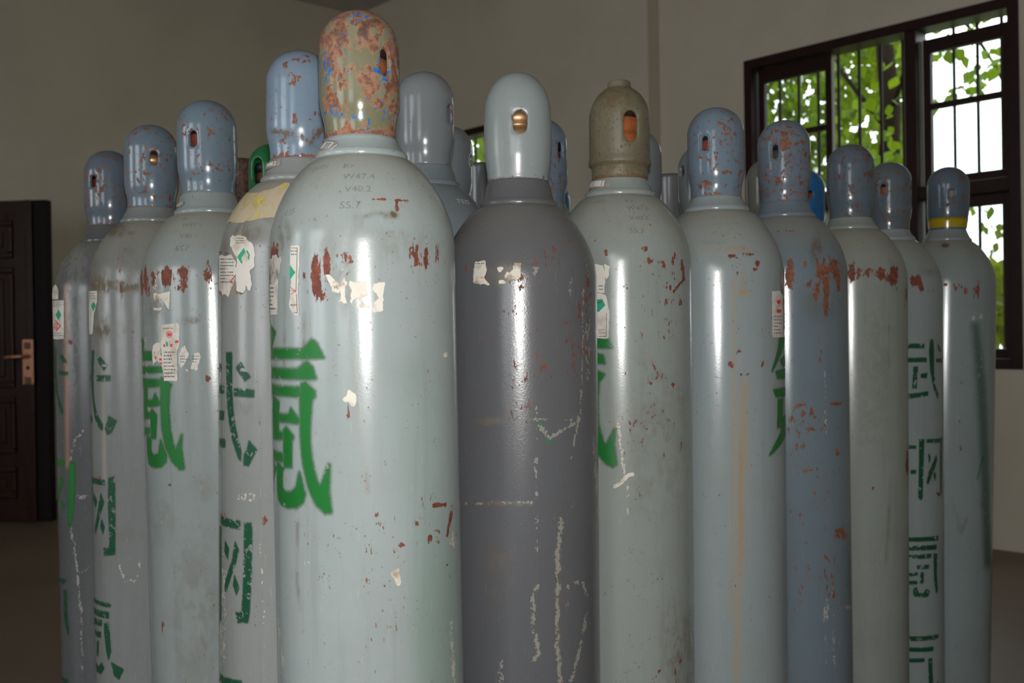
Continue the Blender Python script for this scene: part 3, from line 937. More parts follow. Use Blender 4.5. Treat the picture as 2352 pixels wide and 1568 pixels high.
M_RUSTV = simple('rusty_valve', (0.36, 0.10, 0.025), 0.75, var=0.3, scale=90, bump=0.4)
M_REDV = simple('red_valve', (0.27, 0.065, 0.045), 0.5, var=0.3, scale=60)

def cap_mat(name, base, seed, specks, **kw):
    a = dict(chip=(0.27, 0.105, 0.055), chip2=(0.15, 0.055, 0.035), rough=0.15, peel=0.03, stain=0.12, fine=0.10, cscale=135, stretch=0.9, scratch=0.12)
    a.update(kw)
    return paint_mat(name, base, seed, specks, **a)

def cylinder(label, px, d, top, lean=0, neck=0.021, base=LIGHT, blobs=(), cap=None, hole=None, style='round', capblobs=(), seed=1, res=0.0032,
             specks=-0.50, valve=None, rim=0.45, captop=0.0, body=None, ringc=None, group='gas cylinders', zlow=0.62):
    c = Cyl(px, d, top, lean, neck, seed=seed)
    tag(c.root, label, 'gas cylinder', group)
    bm = paint_mat('body_paint', base, seed, specks, **(body or {}))
    c.bm = bm
    c.body(bm, blobs, res, zlow)
    c.ring(bm if ringc is None else ringc)
    c.cap(cap, hole, style, capblobs, rim, captop, valve)
    c.sm = None
    return c
def stamp_mat(base, k=0.8):
    return simple('shaded_stamped_steel', tuple(b * k * w for b, w in zip(base, (1.0, 0.95, 0.88))), 0.32, var=0.25, scale=200)  # body colour darkened: relief shade plus brownish dirt in the letters

# ---- F: front cylinder ------------------------------------------------------
def front_cap_mat():
    t = NT('chipped_olive_cap_paint')
    P = t.coord(4.0); PS = t.coord(4.0, (1, 1, 0.75))
    n1 = t.noise(PS, 62, 8, 0.62, 0.2); n2 = t.noise(P, 12, 3); n3 = t.noise(P, 150, 5, 0.65); n4 = t.noise(P, 60, 3)
    v = t.math('ADD', t.math('ADD', t.attr('chip'), -0.26), t.math('ADD', t.math('MULTIPLY', t.math('SUBTRACT', n1, 0.5), 4.2), t.math('MULTIPLY', t.math('SUBTRACT', n2, 0.5), 0.8)))
    m = t.step(v, 0.0, 0.035)
    edge = t.math('MULTIPLY', t.step(v, -0.10, -0.02), t.step(v, 0.16, 0.04))
    c = t.mix(t.step(n2, 0.35, 0.7), (0.20, 0.19, 0.115), (0.25, 0.255, 0.19))
    rust = t.mix(t.step(n3, 0.40, 0.62), (0.16, 0.075, 0.05), (0.36, 0.165, 0.095))
    rust = t.mix(t.math('MULTIPLY', t.attr('grime'), t.step(n4, 0.40, 0.62), clamp=True), rust, (0.085, 0.06, 0.045))
    rust = t.mix(t.math('MULTIPLY', t.step(t.noise(P, 45, 3), 0.62, 0.70), 0.7), rust, (0.42, 0.11, 0.02))
    c = t.mix(m, c, rust)
    c = t.mix(t.math('MULTIPLY', edge, 0.55), c, (0.44, 0.25, 0.13))
    blue = t.math('MULTIPLY', t.step(t.math('ADD', t.noise(P, 130, 5, 0.65), t.math('MULTIPLY', t.attr('pale'), 0.20)), 0.64, 0.66), t.step(v, -0.55, -0.2))
    c = t.mix(blue, c, (0.012, 0.165, 0.52))
    h = t.math('SUBTRACT', t.math('MULTIPLY', n3, 0.12), t.math('MULTIPLY', m, 0.5))
    return t.done(t.bsdf(c, t.fmix(m, 0.17, 0.7), 0, 0.5, height=h, bump=0.5, dist=0.0015))
F = cylinder('front light grey gas cylinder with rust patched olive cap and large bright green character', 823.5, 1.200, 28, 0.005, seed=1, res=0.0025,
    hole=(885, 143, 0.0138, 0.0315), cap=front_cap_mat(), valve=M_RUSTV, rim=0.9,
    capblobs=[('chip', (825, 60, 90, 40, 0.62)), ('chip', (770, 95, 45, 40, 0.75)), ('chip', (780, 150, 22, 50, 0.6)), ('chip', (850, 100, 20, 30, 0.65)), ('chip', (900, 110, 25, 40, 0.6)),
              ('chip', (765, 230, 22, 35, 0.72)), ('chip', (790, 215, 18, 40, 0.65)), ('chip', (848, 165, 24, 25, 0.5)), ('chip', (855, 210, 20, 40, 0.68)), ('chip', (880, 240, 25, 25, 0.6)), ('chip', (905, 195, 10, 20, 0.6)),
              ('chip', (900, 300, 10, 20, 0.5)), ('grime', (840, 62, 60, 22, 1.0)), ('grime', (775, 85, 25, 20, 0.6)), ('grime', (905, 100, 25, 30, 0.6)),
              ('pale', (752, 155, 12, 45, 0.9)), ('pale', (880, 160, 20, 30, 0.8)), ('pale', (905, 90, 20, 25, 0.5)), ('pale', (820, 260, 90, 20, 0.55)), ('pale', (825, 38, 25, 12, 0.9)), ('pale', (840, 285, 25, 25, 0.5))],
    blobs=[('chip', (630, 590, 13, 40, 0.85)), ('chip', (725, 635, 13, 58, 1.0)), ('chip', (751, 608, 8, 42, 0.72)), ('chip', (704, 640, 9, 40, 0.45)), ('chip', (737, 682, 20, 20, 0.78)), ('chip', (794, 592, 18, 25, 0.42)),
           ('chip', (800, 625, 10, 12, 0.45)), ('chip', (952, 590, 14, 40, 0.68)), ('chip', (980, 590, 8, 40, 0.72)), ('chip', (1004, 578, 8, 28, 0.5)), ('chip', (860, 505, 6, 6, 0.7)),
           ('chip', [(857, 456), (884, 458)], 3, 0.8), ('chip', [(905, 460), (930, 460)], 2.5, 0.75), ('chip', [(910, 460), (913, 483)], 3, 0.85), ('chip', [(658, 535), (657, 552)], 4, 0.5),
           ('chip', [(997, 1161), (1022, 1158)], 5, 1.0), ('chip', [(1036, 1180), (1027, 1232)], 4, 1.0), ('chip', (988, 1234, 7, 7, 0.9)), ('chip', (1001, 1219, 10, 4, 0.8)), ('chip', (957, 1203, 6, 6, 0.8)),
           ('chip', (925, 1251, 8, 6, 0.85)), ('chip', (866, 1181, 5, 5, 0.8)), ('chip', (902, 1233, 4, 4, 0.7)), ('chip', (1029, 1297, 5, 5, 0.8)), ('chip', (709, 1247, 7, 9, 0.5)), ('chip', (865, 1435, 4, 14, 0.5)),
           ('chip', (803, 945, 7, 25, 0.62)), ('chip', (985, 1220, 65, 90, 0.20)), ('chip', (830, 1300, 180, 250, 0.10)), ('grime', (897, 494, 15, 9, 1.6)), ('grime', [(820, 500), (860, 492), (880, 488)], 5, 0.7),
           ('grime', (825, 520, 10, 30, 0.6)), ('grime', [(654, 640), (652, 840)], 4, 0.6), ('grime', [(698, 720), (697, 850)], 5, 0.5), ('grime', [(806, 715), (822, 930), (846, 1130)], 5, 0.55), ('grime', (800, 650, 30, 60, 0.5)),
           ('grime', [(683, 1200), (683, 1330), (690, 1400)], 4, 0.5), ('grime', (830, 560, 190, 40, 0.25)), ('grime', (655, 545, 20, 40, 0.6)),
           ('tint', (1000, 1420, 55, 330, 0.34)), ('tint', (965, 1000, 60, 200, 0.14)), ('pale', [(1035, 1425), (1043, 1568)], 4, 0.6), ('pale', [(637, 1420), (652, 1530)], 3, 0.4), ('pale', (1040, 1240, 8, 20, 0.5)), ('pale', (706, 1300, 10, 40, 0.2))])
S1 = stamp_mat(LIGHT, 0.66)
for tx, x, y, h in (('Kr', 801, 381, 15), ('W47.4', 824, 405, 16), ('V40.2', 822, 434, 16), ('S5.7', 804, 471, 18)):
    F.stamp(tx, x, y, h, S1, squeeze=1.15)
F.stamp('10001', 731, 386, 14, S1, slant=0.12, squeeze=1.2); F.stamp('14.05', 662, 489, 15, S1, slant=0.10)
F.barcode_tag([(733, 347), (750, 323), (776, 325), (777, 333), (760, 346), (738, 352)], [(739, 342), (752, 326), (771, 327), (759, 341)], M_TIN, M_INK, M_PAPER)
FC = cr([[(375, 125), (400, 165), (416, 185), (400, 235), (388, 335), (350, 345), (340, 150)],
         [(340, 296), (600, 300), (660, 235), (692, 265), (732, 350), (340, 348)],
         [(340, 422), (560, 435), (625, 385), (660, 420), (682, 490), (340, 474)],
         [(340, 538), (575, 555), (575, 605), (340, 586)],
         [(590, 530), (615, 522), (675, 580), (675, 610), (655, 630), (645, 760), (640, 900), (655, 1040), (690, 1180), (715, 1215), (735, 1170), (772, 1068), (768, 1250), (785, 1380), (750, 1385), (690, 1330), (640, 1220), (600, 1050), (585, 880), (582, 600)],
         [(400, 605), (440, 650), (435, 850), (462, 855), (460, 890), (360, 885), (362, 850), (400, 850)],
         [(340, 713), (400, 715), (400, 760), (340, 755)], [(440, 735), (505, 735), (520, 695), (550, 735), (575, 770), (570, 785), (440, 770)],
         [(490, 820), (535, 880), (522, 905), (522, 1075), (475, 1075), (470, 840)], [(350, 975), (462, 995), (462, 1040), (350, 1028)],
         [(395, 1040), (420, 1090), (405, 1170), (370, 1240), (350, 1250), (372, 1160), (380, 1090)],
         [(425, 1045), (470, 1090), (462, 1110), (462, 1215), (480, 1250), (520, 1255), (555, 1220), (575, 1120), (590, 1180), (610, 1260), (600, 1310), (560, 1345), (490, 1345), (450, 1320), (432, 1270)]], 490, 700, 2.9034)
F.decal('stencil_character', FC, M_GREENP, feather=0.0055, res=0.0016)
c3 = lambda P: cr(P, 490, 330, 3.336)
LB = F.decal('paper_label', c3([[(597, 783), (664, 780), (660, 900), (650, 1140), (662, 1312), (622, 1313), (600, 1285), (580, 1240), (598, 1100), (590, 900)]]), M_PAPER, off=0.0006, torn=0.0008)
F.quads('hazard_diamond', c3([[(592, 930), (634, 985), (590, 1046)]]), M_GRN, 0.0011, LB)
F.quads('red_diamond', c3([[(598, 1098), (638, 1126), (634, 1128), (598, 1104)], [(600, 1150), (634, 1124), (638, 1127), (602, 1156)], [(602, 1124), (636, 1125), (636, 1129), (602, 1129)]]), M_RED, 0.0011, LB)
F.quads('label_border', c3([[(646, 800), (650, 800), (640, 1140), (636, 1140)], [(600, 797), (650, 797), (650, 801), (600, 801)], [(640, 1150), (644, 1150), (650, 1295), (646, 1295)], [(618, 1293), (650, 1293), (650, 1297), (618, 1297)]]), M_INK, 0.0011, LB)
F.lines('printed_text', *(490 + np.array([600, 646]) / 3.336), *(330 + np.array([818, 870]) / 3.336), 2, M_INK, 0.0011, LB, 3)
F.stamp('№.22013', 490 + 620 / 3.336, 330 + 1236 / 3.336, 4.2, M_INK, 'printed_number', 0.0002, LB, off=0.0010, squeeze=0.9)
LB = F.decal('paper_label', c3([[(405, 1085), (470, 1075), (500, 1030), (498, 1312), (400, 1312)]]), M_PAPER, off=0.0006, torn=0.0014, seed=22)
F.lines('printed_text', *(490 + np.array([412, 490]) / 3.336), *(330 + np.array([1100, 1290]) / 3.336), 6, M_INK, 0.0011, LB, 5)
F.decal('foil_label', c3([[(405, 880), (470, 850), (515, 870), (515, 960), (495, 1010), (480, 1075), (420, 1085), (405, 1000)]]), M_SILVER, off=0.0005, torn=0.0045, seed=30)
for k, p in enumerate(([(872, 1010), (895, 1000), (920, 1035), (940, 1050), (980, 1075), (965, 1155), (905, 1140)], [(985, 1010), (1020, 1015), (1020, 1060), (1003, 1090), (1025, 1220), (970, 1215), (985, 1100)],
                       [(1055, 1052), (1180, 1045), (1182, 1140), (1170, 1160), (1140, 1190), (1200, 1262), (1140, 1265), (1090, 1180), (1055, 1240), (1058, 1120)],
                       [(1230, 1070), (1307, 1070), (1305, 1282), (1235, 1285), (1228, 1220), (1255, 1180), (1232, 1120)], [(980, 945), (1005, 938), (1000, 965), (972, 972)])):
    sc = F.decal('torn_label_scrap', c3([p]), M_TORN, off=0.0006, torn=0.0024, seed=40 + k, res=0.0014)
    if k == 0: F.stamp('H₂', 490 + 945 / 3.336, 330 + 1100 / 3.336, 7, M_INK, 'handwritten_mark', 0.0002, sc, off=0.0010)
F.decal('torn_label_scrap', cr([[(885, 610), (905, 570), (945, 600), (955, 670), (935, 690), (900, 650), (872, 635)]], 490, 700, 2.9034), M_TORN, off=0.0006, torn=0.002, seed=50)
F.decal('torn_label_scrap', cr([[(1000, 705), (1060, 690), (1068, 730), (1080, 780), (1070, 820), (1045, 815), (1020, 770), (1000, 740)]], 600, 1100, 3.35), M_TORN, off=0.0006, torn=0.002, seed=51)
F.decal('torn_label_scrap', [[(1017, 810), (1025, 808), (1027, 817), (1019, 821)]], M_TORN, off=0.0006, torn=0.0008, seed=52)

# ---- D: dark cylinder --------------------------------------------------------
D = cylinder('dark grey gas cylinder with clean light grey cap in the middle of the front row', 1187, 1.415, 168, -0.007, neck=0.033, seed=2, base=DARK, res=0.003,
    cap=cap_mat('pale_grey_cap_paint', (0.29, 0.335, 0.335), 2, -0.55, rough=0.22, fine=0.04), style='bulb', hole=(1195, 279, 0.0205, 0.032), valve=M_BRASS, rim=0.42,
    body=dict(dust=(0.18, 0.165, 0.15), chip=(0.20, 0.075, 0.05), peel=0.20, fine=0.16, stain=0.35, grime=(0.15, 0.125, 0.10), pale=(0.33, 0.31, 0.27), scratch=0.12, rough=0.20),
    blobs=[('pale', [(1231, 1041), (1233, 1265)], 4, 0.42), ('pale', [(1290, 1191), (1282, 1265), (1280, 1387), (1280, 1474), (1287, 1568)], 6, 0.75), ('pale', [(1236, 1345), (1224, 1359), (1224, 1439), (1238, 1502), (1224, 1516)], 5, 0.7),
           ('pale', [(1150, 1520), (1150, 1568)], 6, 0.7), ('pale', [(1060, 1157), (1222, 1153)], 4, 0.42), ('pale', [(1304, 1345), (1303, 1420)], 4, 0.4), ('pale', [(1318, 1336), (1338, 1338), (1347, 1370)], 4, 0.65), ('pale', [(1346, 1408), (1334, 1485), (1310, 1568)], 4, 0.7),
           ('pale', [(1340, 655), (1337, 866), (1332, 953), (1311, 1052)], 2.4, 0.55), ('pale', [(1240, 978), (1261, 1006), (1328, 967), (1331, 955)], 4.5, 0.8), ('pale', [(1209, 960), (1321, 966)], 3.5, 0.45), ('pale', [(1232, 910), (1232, 1010)], 4, 0.35),
           ('pale', [(1362, 1000), (1374, 1190)], 3, 0.5), ('pale', (1350, 720, 10, 150, 0.30)), ('pale', (1230, 620, 10, 12, 0.55)), ('pale', (1310, 660, 5, 30, 0.45)), ('pale', (1350, 860, 6, 14, 0.6)), ('pale', [(1302, 1185), (1320, 1150)], 5, 0.4),
           ('tint', (1240, 977, 6, 5, 1.6)), ('tint', (1262, 1012, 8, 4, 1.6)), ('grime', (1122, 967, 28, 9, 1.6)), ('grime', (1143, 1310, 32, 70, 0.55)), ('grime', (1285, 1400, 8, 160, 0.7)), ('grime', (1145, 1156, 80, 6, 0.8)),
           ('chip', (1350, 680, 10, 60, 0.5)), ('chip', (1070, 617, 7, 10, 0.8)), ('chip', (1233, 602, 15, 14, 0.5)), ('chip', (1185, 640, 34, 22, 0.42)), ('chip', (1195, 660, 20, 10, 0.6)), ('chip', (1190, 710, 20, 30, 0.3)), ('chip', (1285, 590, 70, 50, 0.22)), ('grime', (1150, 630, 35, 24, 0.9)),
           ('chip', (1232, 900, 12, 10, 0.4)), ('chip', (1210, 850, 150, 160, 0.20)), ('chip', (1320, 760, 40, 160, 0.28))])
c6 = lambda P: cr(P, 1030, 550, 2.851)
LB = D.decal('torn_label_scrap', c6([[(170, 140), (248, 138), (252, 200), (240, 250), (268, 295), (170, 290)]]), M_TORN, off=0.0006, torn=0.0022, seed=60)
D.lines('printed_text', 1030 + 180 / 2.851, 1030 + 240 / 2.851, 604, 611, 1, M_INK, 0.0011, LB, 4, dash=(4, 9)); D.lines('red_print', 1030 + 215 / 2.851, 1030 + 250 / 2.851, 636, 643, 1, M_RED, 0.0011, LB, 6)
for k, p in enumerate(([(430, 150), (480, 150), (470, 240), (440, 270), (375, 250), (380, 215), (430, 195)], [(320, 185), (355, 188), (345, 222), (325, 215)], [(325, 265), (370, 260), (380, 290), (330, 295)])):
    D.decal('torn_label_scrap', c6([p]), M_TORN, off=0.0006, torn=0.0026, seed=61 + k)

# ---- K: khaki cap --------------------------------------------------------------
K = cylinder('light grey gas cylinder with khaki ledged cap that has a knob on top', 1421, 1.575, 190, -0.007, neck=0.024, seed=3, base=(0.30, 0.335, 0.32), res=0.0032,
    cap=cap_mat('khaki_cap_paint', (0.175, 0.163, 0.108), 5, 0.14, chip=(0.20, 0.105, 0.035), chip2=(0.13, 0.08, 0.04), rough=0.42, fine=0.22, stain=0.7, grime=(0.13, 0.10, 0.055), cscale=160),
    style='ledge', hole=(1450, 288, 0.0235, 0.047), valve=M_RUSTV, rim=0.85, captop=0.02,
    capblobs=[('grime', (1390, 225, 40, 30, 1.0)), ('grime', (1440, 240, 30, 60, 0.5)), ('grime', (1418, 375, 80, 14, 0.9)), ('chip', (1418, 372, 80, 9, 0.22))],
    blobs=[('chip', [(1564, 598), (1571, 640), (1548, 668)], 5, 0.75), ('chip', (1489, 599, 8, 11, 0.75)), ('chip', [(1549, 582), (1546, 600)], 5, 0.75), ('chip', (1478, 571, 11, 9, 0.65)), ('chip', (1563, 694, 5, 10, 0.85)), ('chip', (1393, 580, 8, 8, 0.7)),
           ('chip', (1493, 880, 7, 7, 0.75)), ('chip', (1546, 884, 9, 5, 0.75)), ('chip', (1515, 603, 8, 8, 0.6)), ('chip', (1520, 680, 60, 130, 0.28)), ('chip', (1490, 950, 90, 200, 0.20)), ('chip', (1494, 943, 5, 5, 0.6)), ('chip', (1486, 985, 5, 5, 0.6)),
           ('pale', [(1419, 960), (1430, 1060), (1441, 1120), (1441, 1180)], 4, 0.5), ('grime', (1500, 1000, 90, 200, 0.25)), ('grime', (1560, 1480, 40, 100, 0.5)), ('chip', [(1500, 1560), (1515, 1540)], 4, 0.5), ('chip', [(1550, 1550), (1565, 1515)], 4, 0.45)])
S3 = stamp_mat((0.315, 0.36, 0.345), 0.60)
for tx, x, y, h in (('Kr', 1445, 461, 12), ('W47.5', 1466, 478, 12), ('V40.2', 1468, 500, 12), ('S5.7', 1463, 530, 13)): K.stamp(tx, x, y, h, S3, squeeze=1.15)
K.stamp('210001', 1368, 465, 11, S3, slant=0.08, squeeze=1.1)
K.barcode_tag([(1350, 432), (1358, 418), (1400, 412), (1406, 420), (1398, 430), (1355, 435)], [(1356, 430), (1362, 418), (1392, 414), (1388, 428)], M_TIN, M_INK, M_PAPER)
K.decal('stencil_character', c6([[(930, 650), (1040, 655), (1068, 705), (930, 705)], [(930, 740), (1010, 760), (1022, 808), (930, 805)], [(950, 850), (1018, 885), (1000, 910), (985, 930), (975, 1050), (980, 1210), (1010, 1320), (1035, 1350), (1060, 1300), (1090, 1240), (1080, 1340), (1098, 1470), (1075, 1485), (1030, 1460), (980, 1400), (950, 1250), (940, 1050)]]), M_GREENP, feather=0.0055)
LB = K.decal('paper_label', c6([[(960, 345), (1030, 360), (1055, 460), (1048, 648), (960, 645)]]), M_PAPER, off=0.0006, torn=0.0008, seed=70)
K.quads('hazard_diamond', c6([[(972, 392), (1010, 390), (1028, 430), (985, 475), (972, 470)]]), M_GRN, 0.0012, LB)
K.quads('flame_mark', c6([[(980, 408), (1005, 405), (1003, 413), (980, 418)]]), M_INK, 0.0014, LB)
K.quads('label_border', c6([[(1034, 480), (1037, 480), (1036, 634), (1033, 634)], [(984, 632), (1036, 632), (1036, 636), (984, 636)], [(984, 602), (1036, 606), (1036, 609), (984, 605)]]), M_INK, 0.0012, LB)
K.stamp('№.22013', 1030 + 1010 / 2.851, 550 + 592 / 2.851, 3.4, M_INK, 'printed_number', 0.0002, LB, off=0.0010)
K.lines('printed_text', 1030 + 986 / 2.851, 1030 + 1034 / 2.851, 550 + 612 / 2.851, 550 + 628 / 2.851, 1, M_INK, 0.0012, LB, 4)
LB = K.decal('paper_label', c6([[(960, 165), (1010, 165), (1022, 210), (1026, 350), (960, 345)]]), M_PAPER, off=0.0005, torn=0.0015, seed=71)
K.lines('printed_text', 1030 + 984 / 2.851, 1030 + 1022 / 2.851, 550 + 300 / 2.851, 550 + 345 / 2.851, 2, M_INK, 0.0011, LB, 9)
K.decal('torn_label_scrap', c6([[(1020, 160), (1055, 180), (1048, 240), (1030, 265), (1022, 220)]]), M_TORN, off=0.0007, torn=0.0015, seed=72)
K.decal('torn_label_scrap', cr([[(1080, 265), (1120, 250), (1180, 190), (1215, 185), (1218, 205), (1185, 215), (1130, 270), (1085, 290)]], 1030, 1020, 2.861), M_TORN, off=0.0007, torn=0.0008, seed=73, res=0.0014)

# ---- R4 -----------------------------------------------------------------------
R4 = cylinder('light grey gas cylinder with chipped blue cap and long tan rust streaks down its side', 1642.5, 1.705, 248, -0.004, seed=4, base=(0.295, 0.345, 0.355),
    cap=cap_mat('chipped_blue_cap_paint', CAPB, 14, 0.14), hole=(1618, 329, 0.0115, 0.0250), valve=M_REDV, rim=0.55,
    body=dict(grime=(0.36, 0.25, 0.14), tint=(0.42, 0.29, 0.15)), capblobs=[('chip', (1665, 280, 25, 14, 0.45)), ('chip', (1645, 258, 55, 10, 0.4)), ('chip', (1670, 395, 18, 10, 0.7)), ('chip', (1620, 425, 20, 18, 0.62)), ('chip', (1648, 440, 50, 8, 0.4)), ('chip', (1640, 335, 8, 8, 0.5)), ('chip', (1583, 330, 6, 60, 0.3)), ('chip', (1600, 350, 10, 15, 0.4))],
    blobs=[('chip', (1682, 587, 13, 4, 0.85)), ('chip', (1722, 584, 24, 5, 0.45)), ('chip', (1690, 610, 14, 28, 0.42)), ('chip', (1740, 603, 6, 8, 0.85)), ('chip', (1734, 618, 6, 5, 0.8)), ('chip', (1710, 860, 22, 5, 0.6)), ('chip', (1680, 836, 9, 8, 0.6)), ('chip', (1752, 835, 8, 10, 0.5)), ('chip', (1700, 805, 20, 6, 0.4)), ('grime', (1707, 672, 14, 7, 1.2)),
           ('tint', [(1687, 640), (1687, 820), (1683, 1100), (1680, 1420)], 4, 0.6), ('tint', [(1709, 880), (1702, 1020), (1702, 1150), (1698, 1320)], 9, 0.75), ('tint', [(1712, 960), (1714, 1080)], 6, 0.5), ('grime', [(1702, 1020), (1700, 1260)], 3, 1.0), ('tint', [(1698, 1300), (1690, 1568)], 7, 0.55), ('grime', [(1709, 615), (1709, 660)], 3, 0.8),
           ('chip', (1698, 1050, 5, 12, 0.5)), ('grime', (1670, 572, 90, 8, 0.5))])
S4 = stamp_mat((0.315, 0.375, 0.385), 0.75)
R4.stamp('TP22.5', 1652, 535, 11, S4); R4.stamp('WP15.1', 1640, 557, 11, S4); R4.stamp('7239', 1640, 499, 9, S4); R4.stamp('12635 130', 1665, 512, 10, S4)
c8 = lambda P: cr(P, 1540, 550, 2.85)
R4.decal('stencil_character', c8([[(712, 645), (760, 640), (735, 700), (700, 790), (665, 860), (685, 790), (708, 700)], [(690, 865), (790, 845), (790, 895), (700, 905)], [(675, 985), (790, 975), (790, 1012), (690, 1025)], [(705, 1050), (735, 1045), (732, 1200), (725, 1225), (700, 1225)], [(735, 1170), (780, 1150), (760, 1250), (735, 1310), (690, 1370), (650, 1408), (690, 1330), (722, 1260)], [(720, 790), (760, 760), (760, 810), (730, 825)]]), M_GREENP, feather=0.0055)
LB = R4.decal('paper_label', c8([[(662, 340), (710, 332), (735, 370), (738, 600), (740, 640), (665, 640)]]), M_PAPER, off=0.0006, torn=0.0006, seed=80)
R4.quads('red_emblem', c8([[(690, 395), (700, 400), (712, 390), (718, 408), (705, 425), (692, 412)], [(692, 458), (720, 456), (720, 478), (692, 480)]]), M_RED, 0.0012, LB)
R4.lines('printed_text', 1540 + 672 / 2.85, 1540 + 728 / 2.85, 550 + 500 / 2.85, 550 + 630 / 2.85, 6, M_INK, 0.0012, LB, 3, dash=(2, 6))
R4.decal('foil_label', c8([[(725, 180), (742, 190), (748, 300), (770, 380), (765, 440), (750, 600), (735, 560), (738, 400), (718, 300)]]), M_SILVER, off=0.0008, torn=0.0025, seed=82)

# ---- R5 -----------------------------------------------------------------------
R5 = cylinder('blue grey gas cylinder with big brown rust patches all over body and cap', 1799.5, 1.87, 277, 0.0, neck=0.026, seed=5, base=(0.165, 0.215, 0.25),
    cap=cap_mat('rusty_blue_cap_paint', (0.15, 0.205, 0.265), 15, 0.28), hole=(1780, 348, 0.0120, 0.0260), valve=simple('dark_valve', (0.08, 0.06, 0.05), 0.6), rim=0.5,
    body=dict(chip=(0.27, 0.095, 0.045), pale=(0.42, 0.43, 0.42), scratch=0.16), specks=-0.30,
    capblobs=[('chip', (1800, 305, 55, 14, 0.55)), ('chip', (1803, 330, 20, 20, 0.75)), ('chip', (1755, 315, 18, 20, 0.5)), ('chip', (1845, 330, 15, 40, 0.45)), ('chip', (1785, 415, 14, 14, 0.6)), ('chip', (1825, 415, 30, 10, 0.45)), ('chip', (1815, 355, 12, 10, 0.6)), ('chip', (1800, 290, 50, 12, 0.4))],
    blobs=[('chip', (1814, 628, 12, 40, 0.95)), ('chip', (1878, 615, 5, 30, 0.65)), ('chip', (1890, 625, 10, 40, 0.7)), ('chip', (1915, 620, 22, 34, 0.66)), ('chip', (1898, 670, 7, 55, 1.0)), ('chip', (1876, 672, 10, 22, 0.85)), ('chip', (1860, 650, 15, 12, 0.5)), ('chip', (1926, 650, 6, 40, 0.7)), ('chip', (1850, 610, 16, 14, 0.4)),
           ('chip', (1838, 930, 14, 5, 0.9)), ('chip', (1845, 948, 6, 10, 0.9)), ('chip', (1864, 945, 6, 14, 0.9)), ('chip', (1871, 957, 6, 5, 0.8)), ('chip', (1919, 927, 15, 5, 0.95)), ('chip', (1866, 985, 7, 7, 0.6)), ('chip', (1924, 1042, 7, 8, 0.8)),
           ('chip', (1866, 1449, 32, 9, 1.0)), ('chip', (1878, 1461, 9, 8, 0.9)), ('chip', [(1828, 1487), (1858, 1488)], 4, 0.65), ('chip', [(1893, 1487), (1920, 1485)], 4, 0.6), ('chip', [(1814, 1532), (1900, 1531)], 4, 0.7), ('chip', [(1915, 1531), (1942, 1521)], 5, 0.9), ('chip', (1840, 1183, 9, 5, 0.8)), ('chip', (1932, 1225, 26, 18, 0.48)),
           ('chip', [(1815, 1160), (1819, 1290)], 4, 0.42), ('chip', [(1840, 1082), (1870, 1081)], 4, 0.6), ('chip', (1914, 1090, 9, 14, 0.55)), ('chip', (1835, 990, 30, 90, 0.36)), ('chip', (1910, 1330, 40, 80, 0.34)), ('chip', (1900, 1080, 40, 120, 0.32)), ('chip', (1840, 1300, 30, 150, 0.30)), ('chip', [(1785, 531), (1830, 529)], 3, 0.55),
           ('chip', [(1883, 760), (1888, 1000), (1897, 1300)], 4, 0.36), ('grime', (1875, 580, 14, 40, 0.8)), ('grime', (1880, 700, 40, 40, 0.3)), ('pale', [(1895, 850), (1897, 1000)], 3, 0.4), ('pale', (1897, 1400, 8, 30, 0.45)), ('pale', [(1912, 1350), (1915, 1420)], 5, 0.35), ('pale', (1945, 1395, 12, 6, 0.5))])
# ---- R6 -----------------------------------------------------------------------
R6 = cylinder('pale grey gas cylinder with red primer band and brown specked cap without visible slot', 1952, 2.07, 332, -0.010, seed=6, base=(0.28, 0.31, 0.29), res=0.0038,
    cap=cap_mat('specked_blue_cap_paint', (0.115, 0.16, 0.205), 16, 0.28, chip=(0.13, 0.06, 0.045)), rim=0.45, captop=0.2,
    blobs=[('chip', (1957, 628, 10, 26, 0.9)), ('chip', (1994, 627, 6, 13, 0.85)), ('chip', (2025, 630, 11, 18, 1.0)), ('chip', (2051, 634, 15, 24, 1.0)), ('chip', (1973, 632, 10, 16, 0.6)), ('chip', (2010, 628, 60, 12, 0.4)), ('chip', (1985, 645, 40, 14, 0.3)), ('chip', (2081, 680, 6, 30, 0.55)), ('chip', (2084, 1065, 5, 34, 0.75)),
           ('chip', (2005, 1120, 4, 5, 0.7)), ('chip', (1990, 1530, 20, 30, 0.3)), ('grime', [(2042, 720), (2040, 900)], 3, 0.4), ('grime', [(2045, 1100), (2036, 1290)], 3, 0.5), ('pale', (2060, 1466, 10, 4, 0.9)), ('chip', (1972, 870, 4, 200, 0.22)), ('grime', (1990, 840, 60, 200, 0.2))])
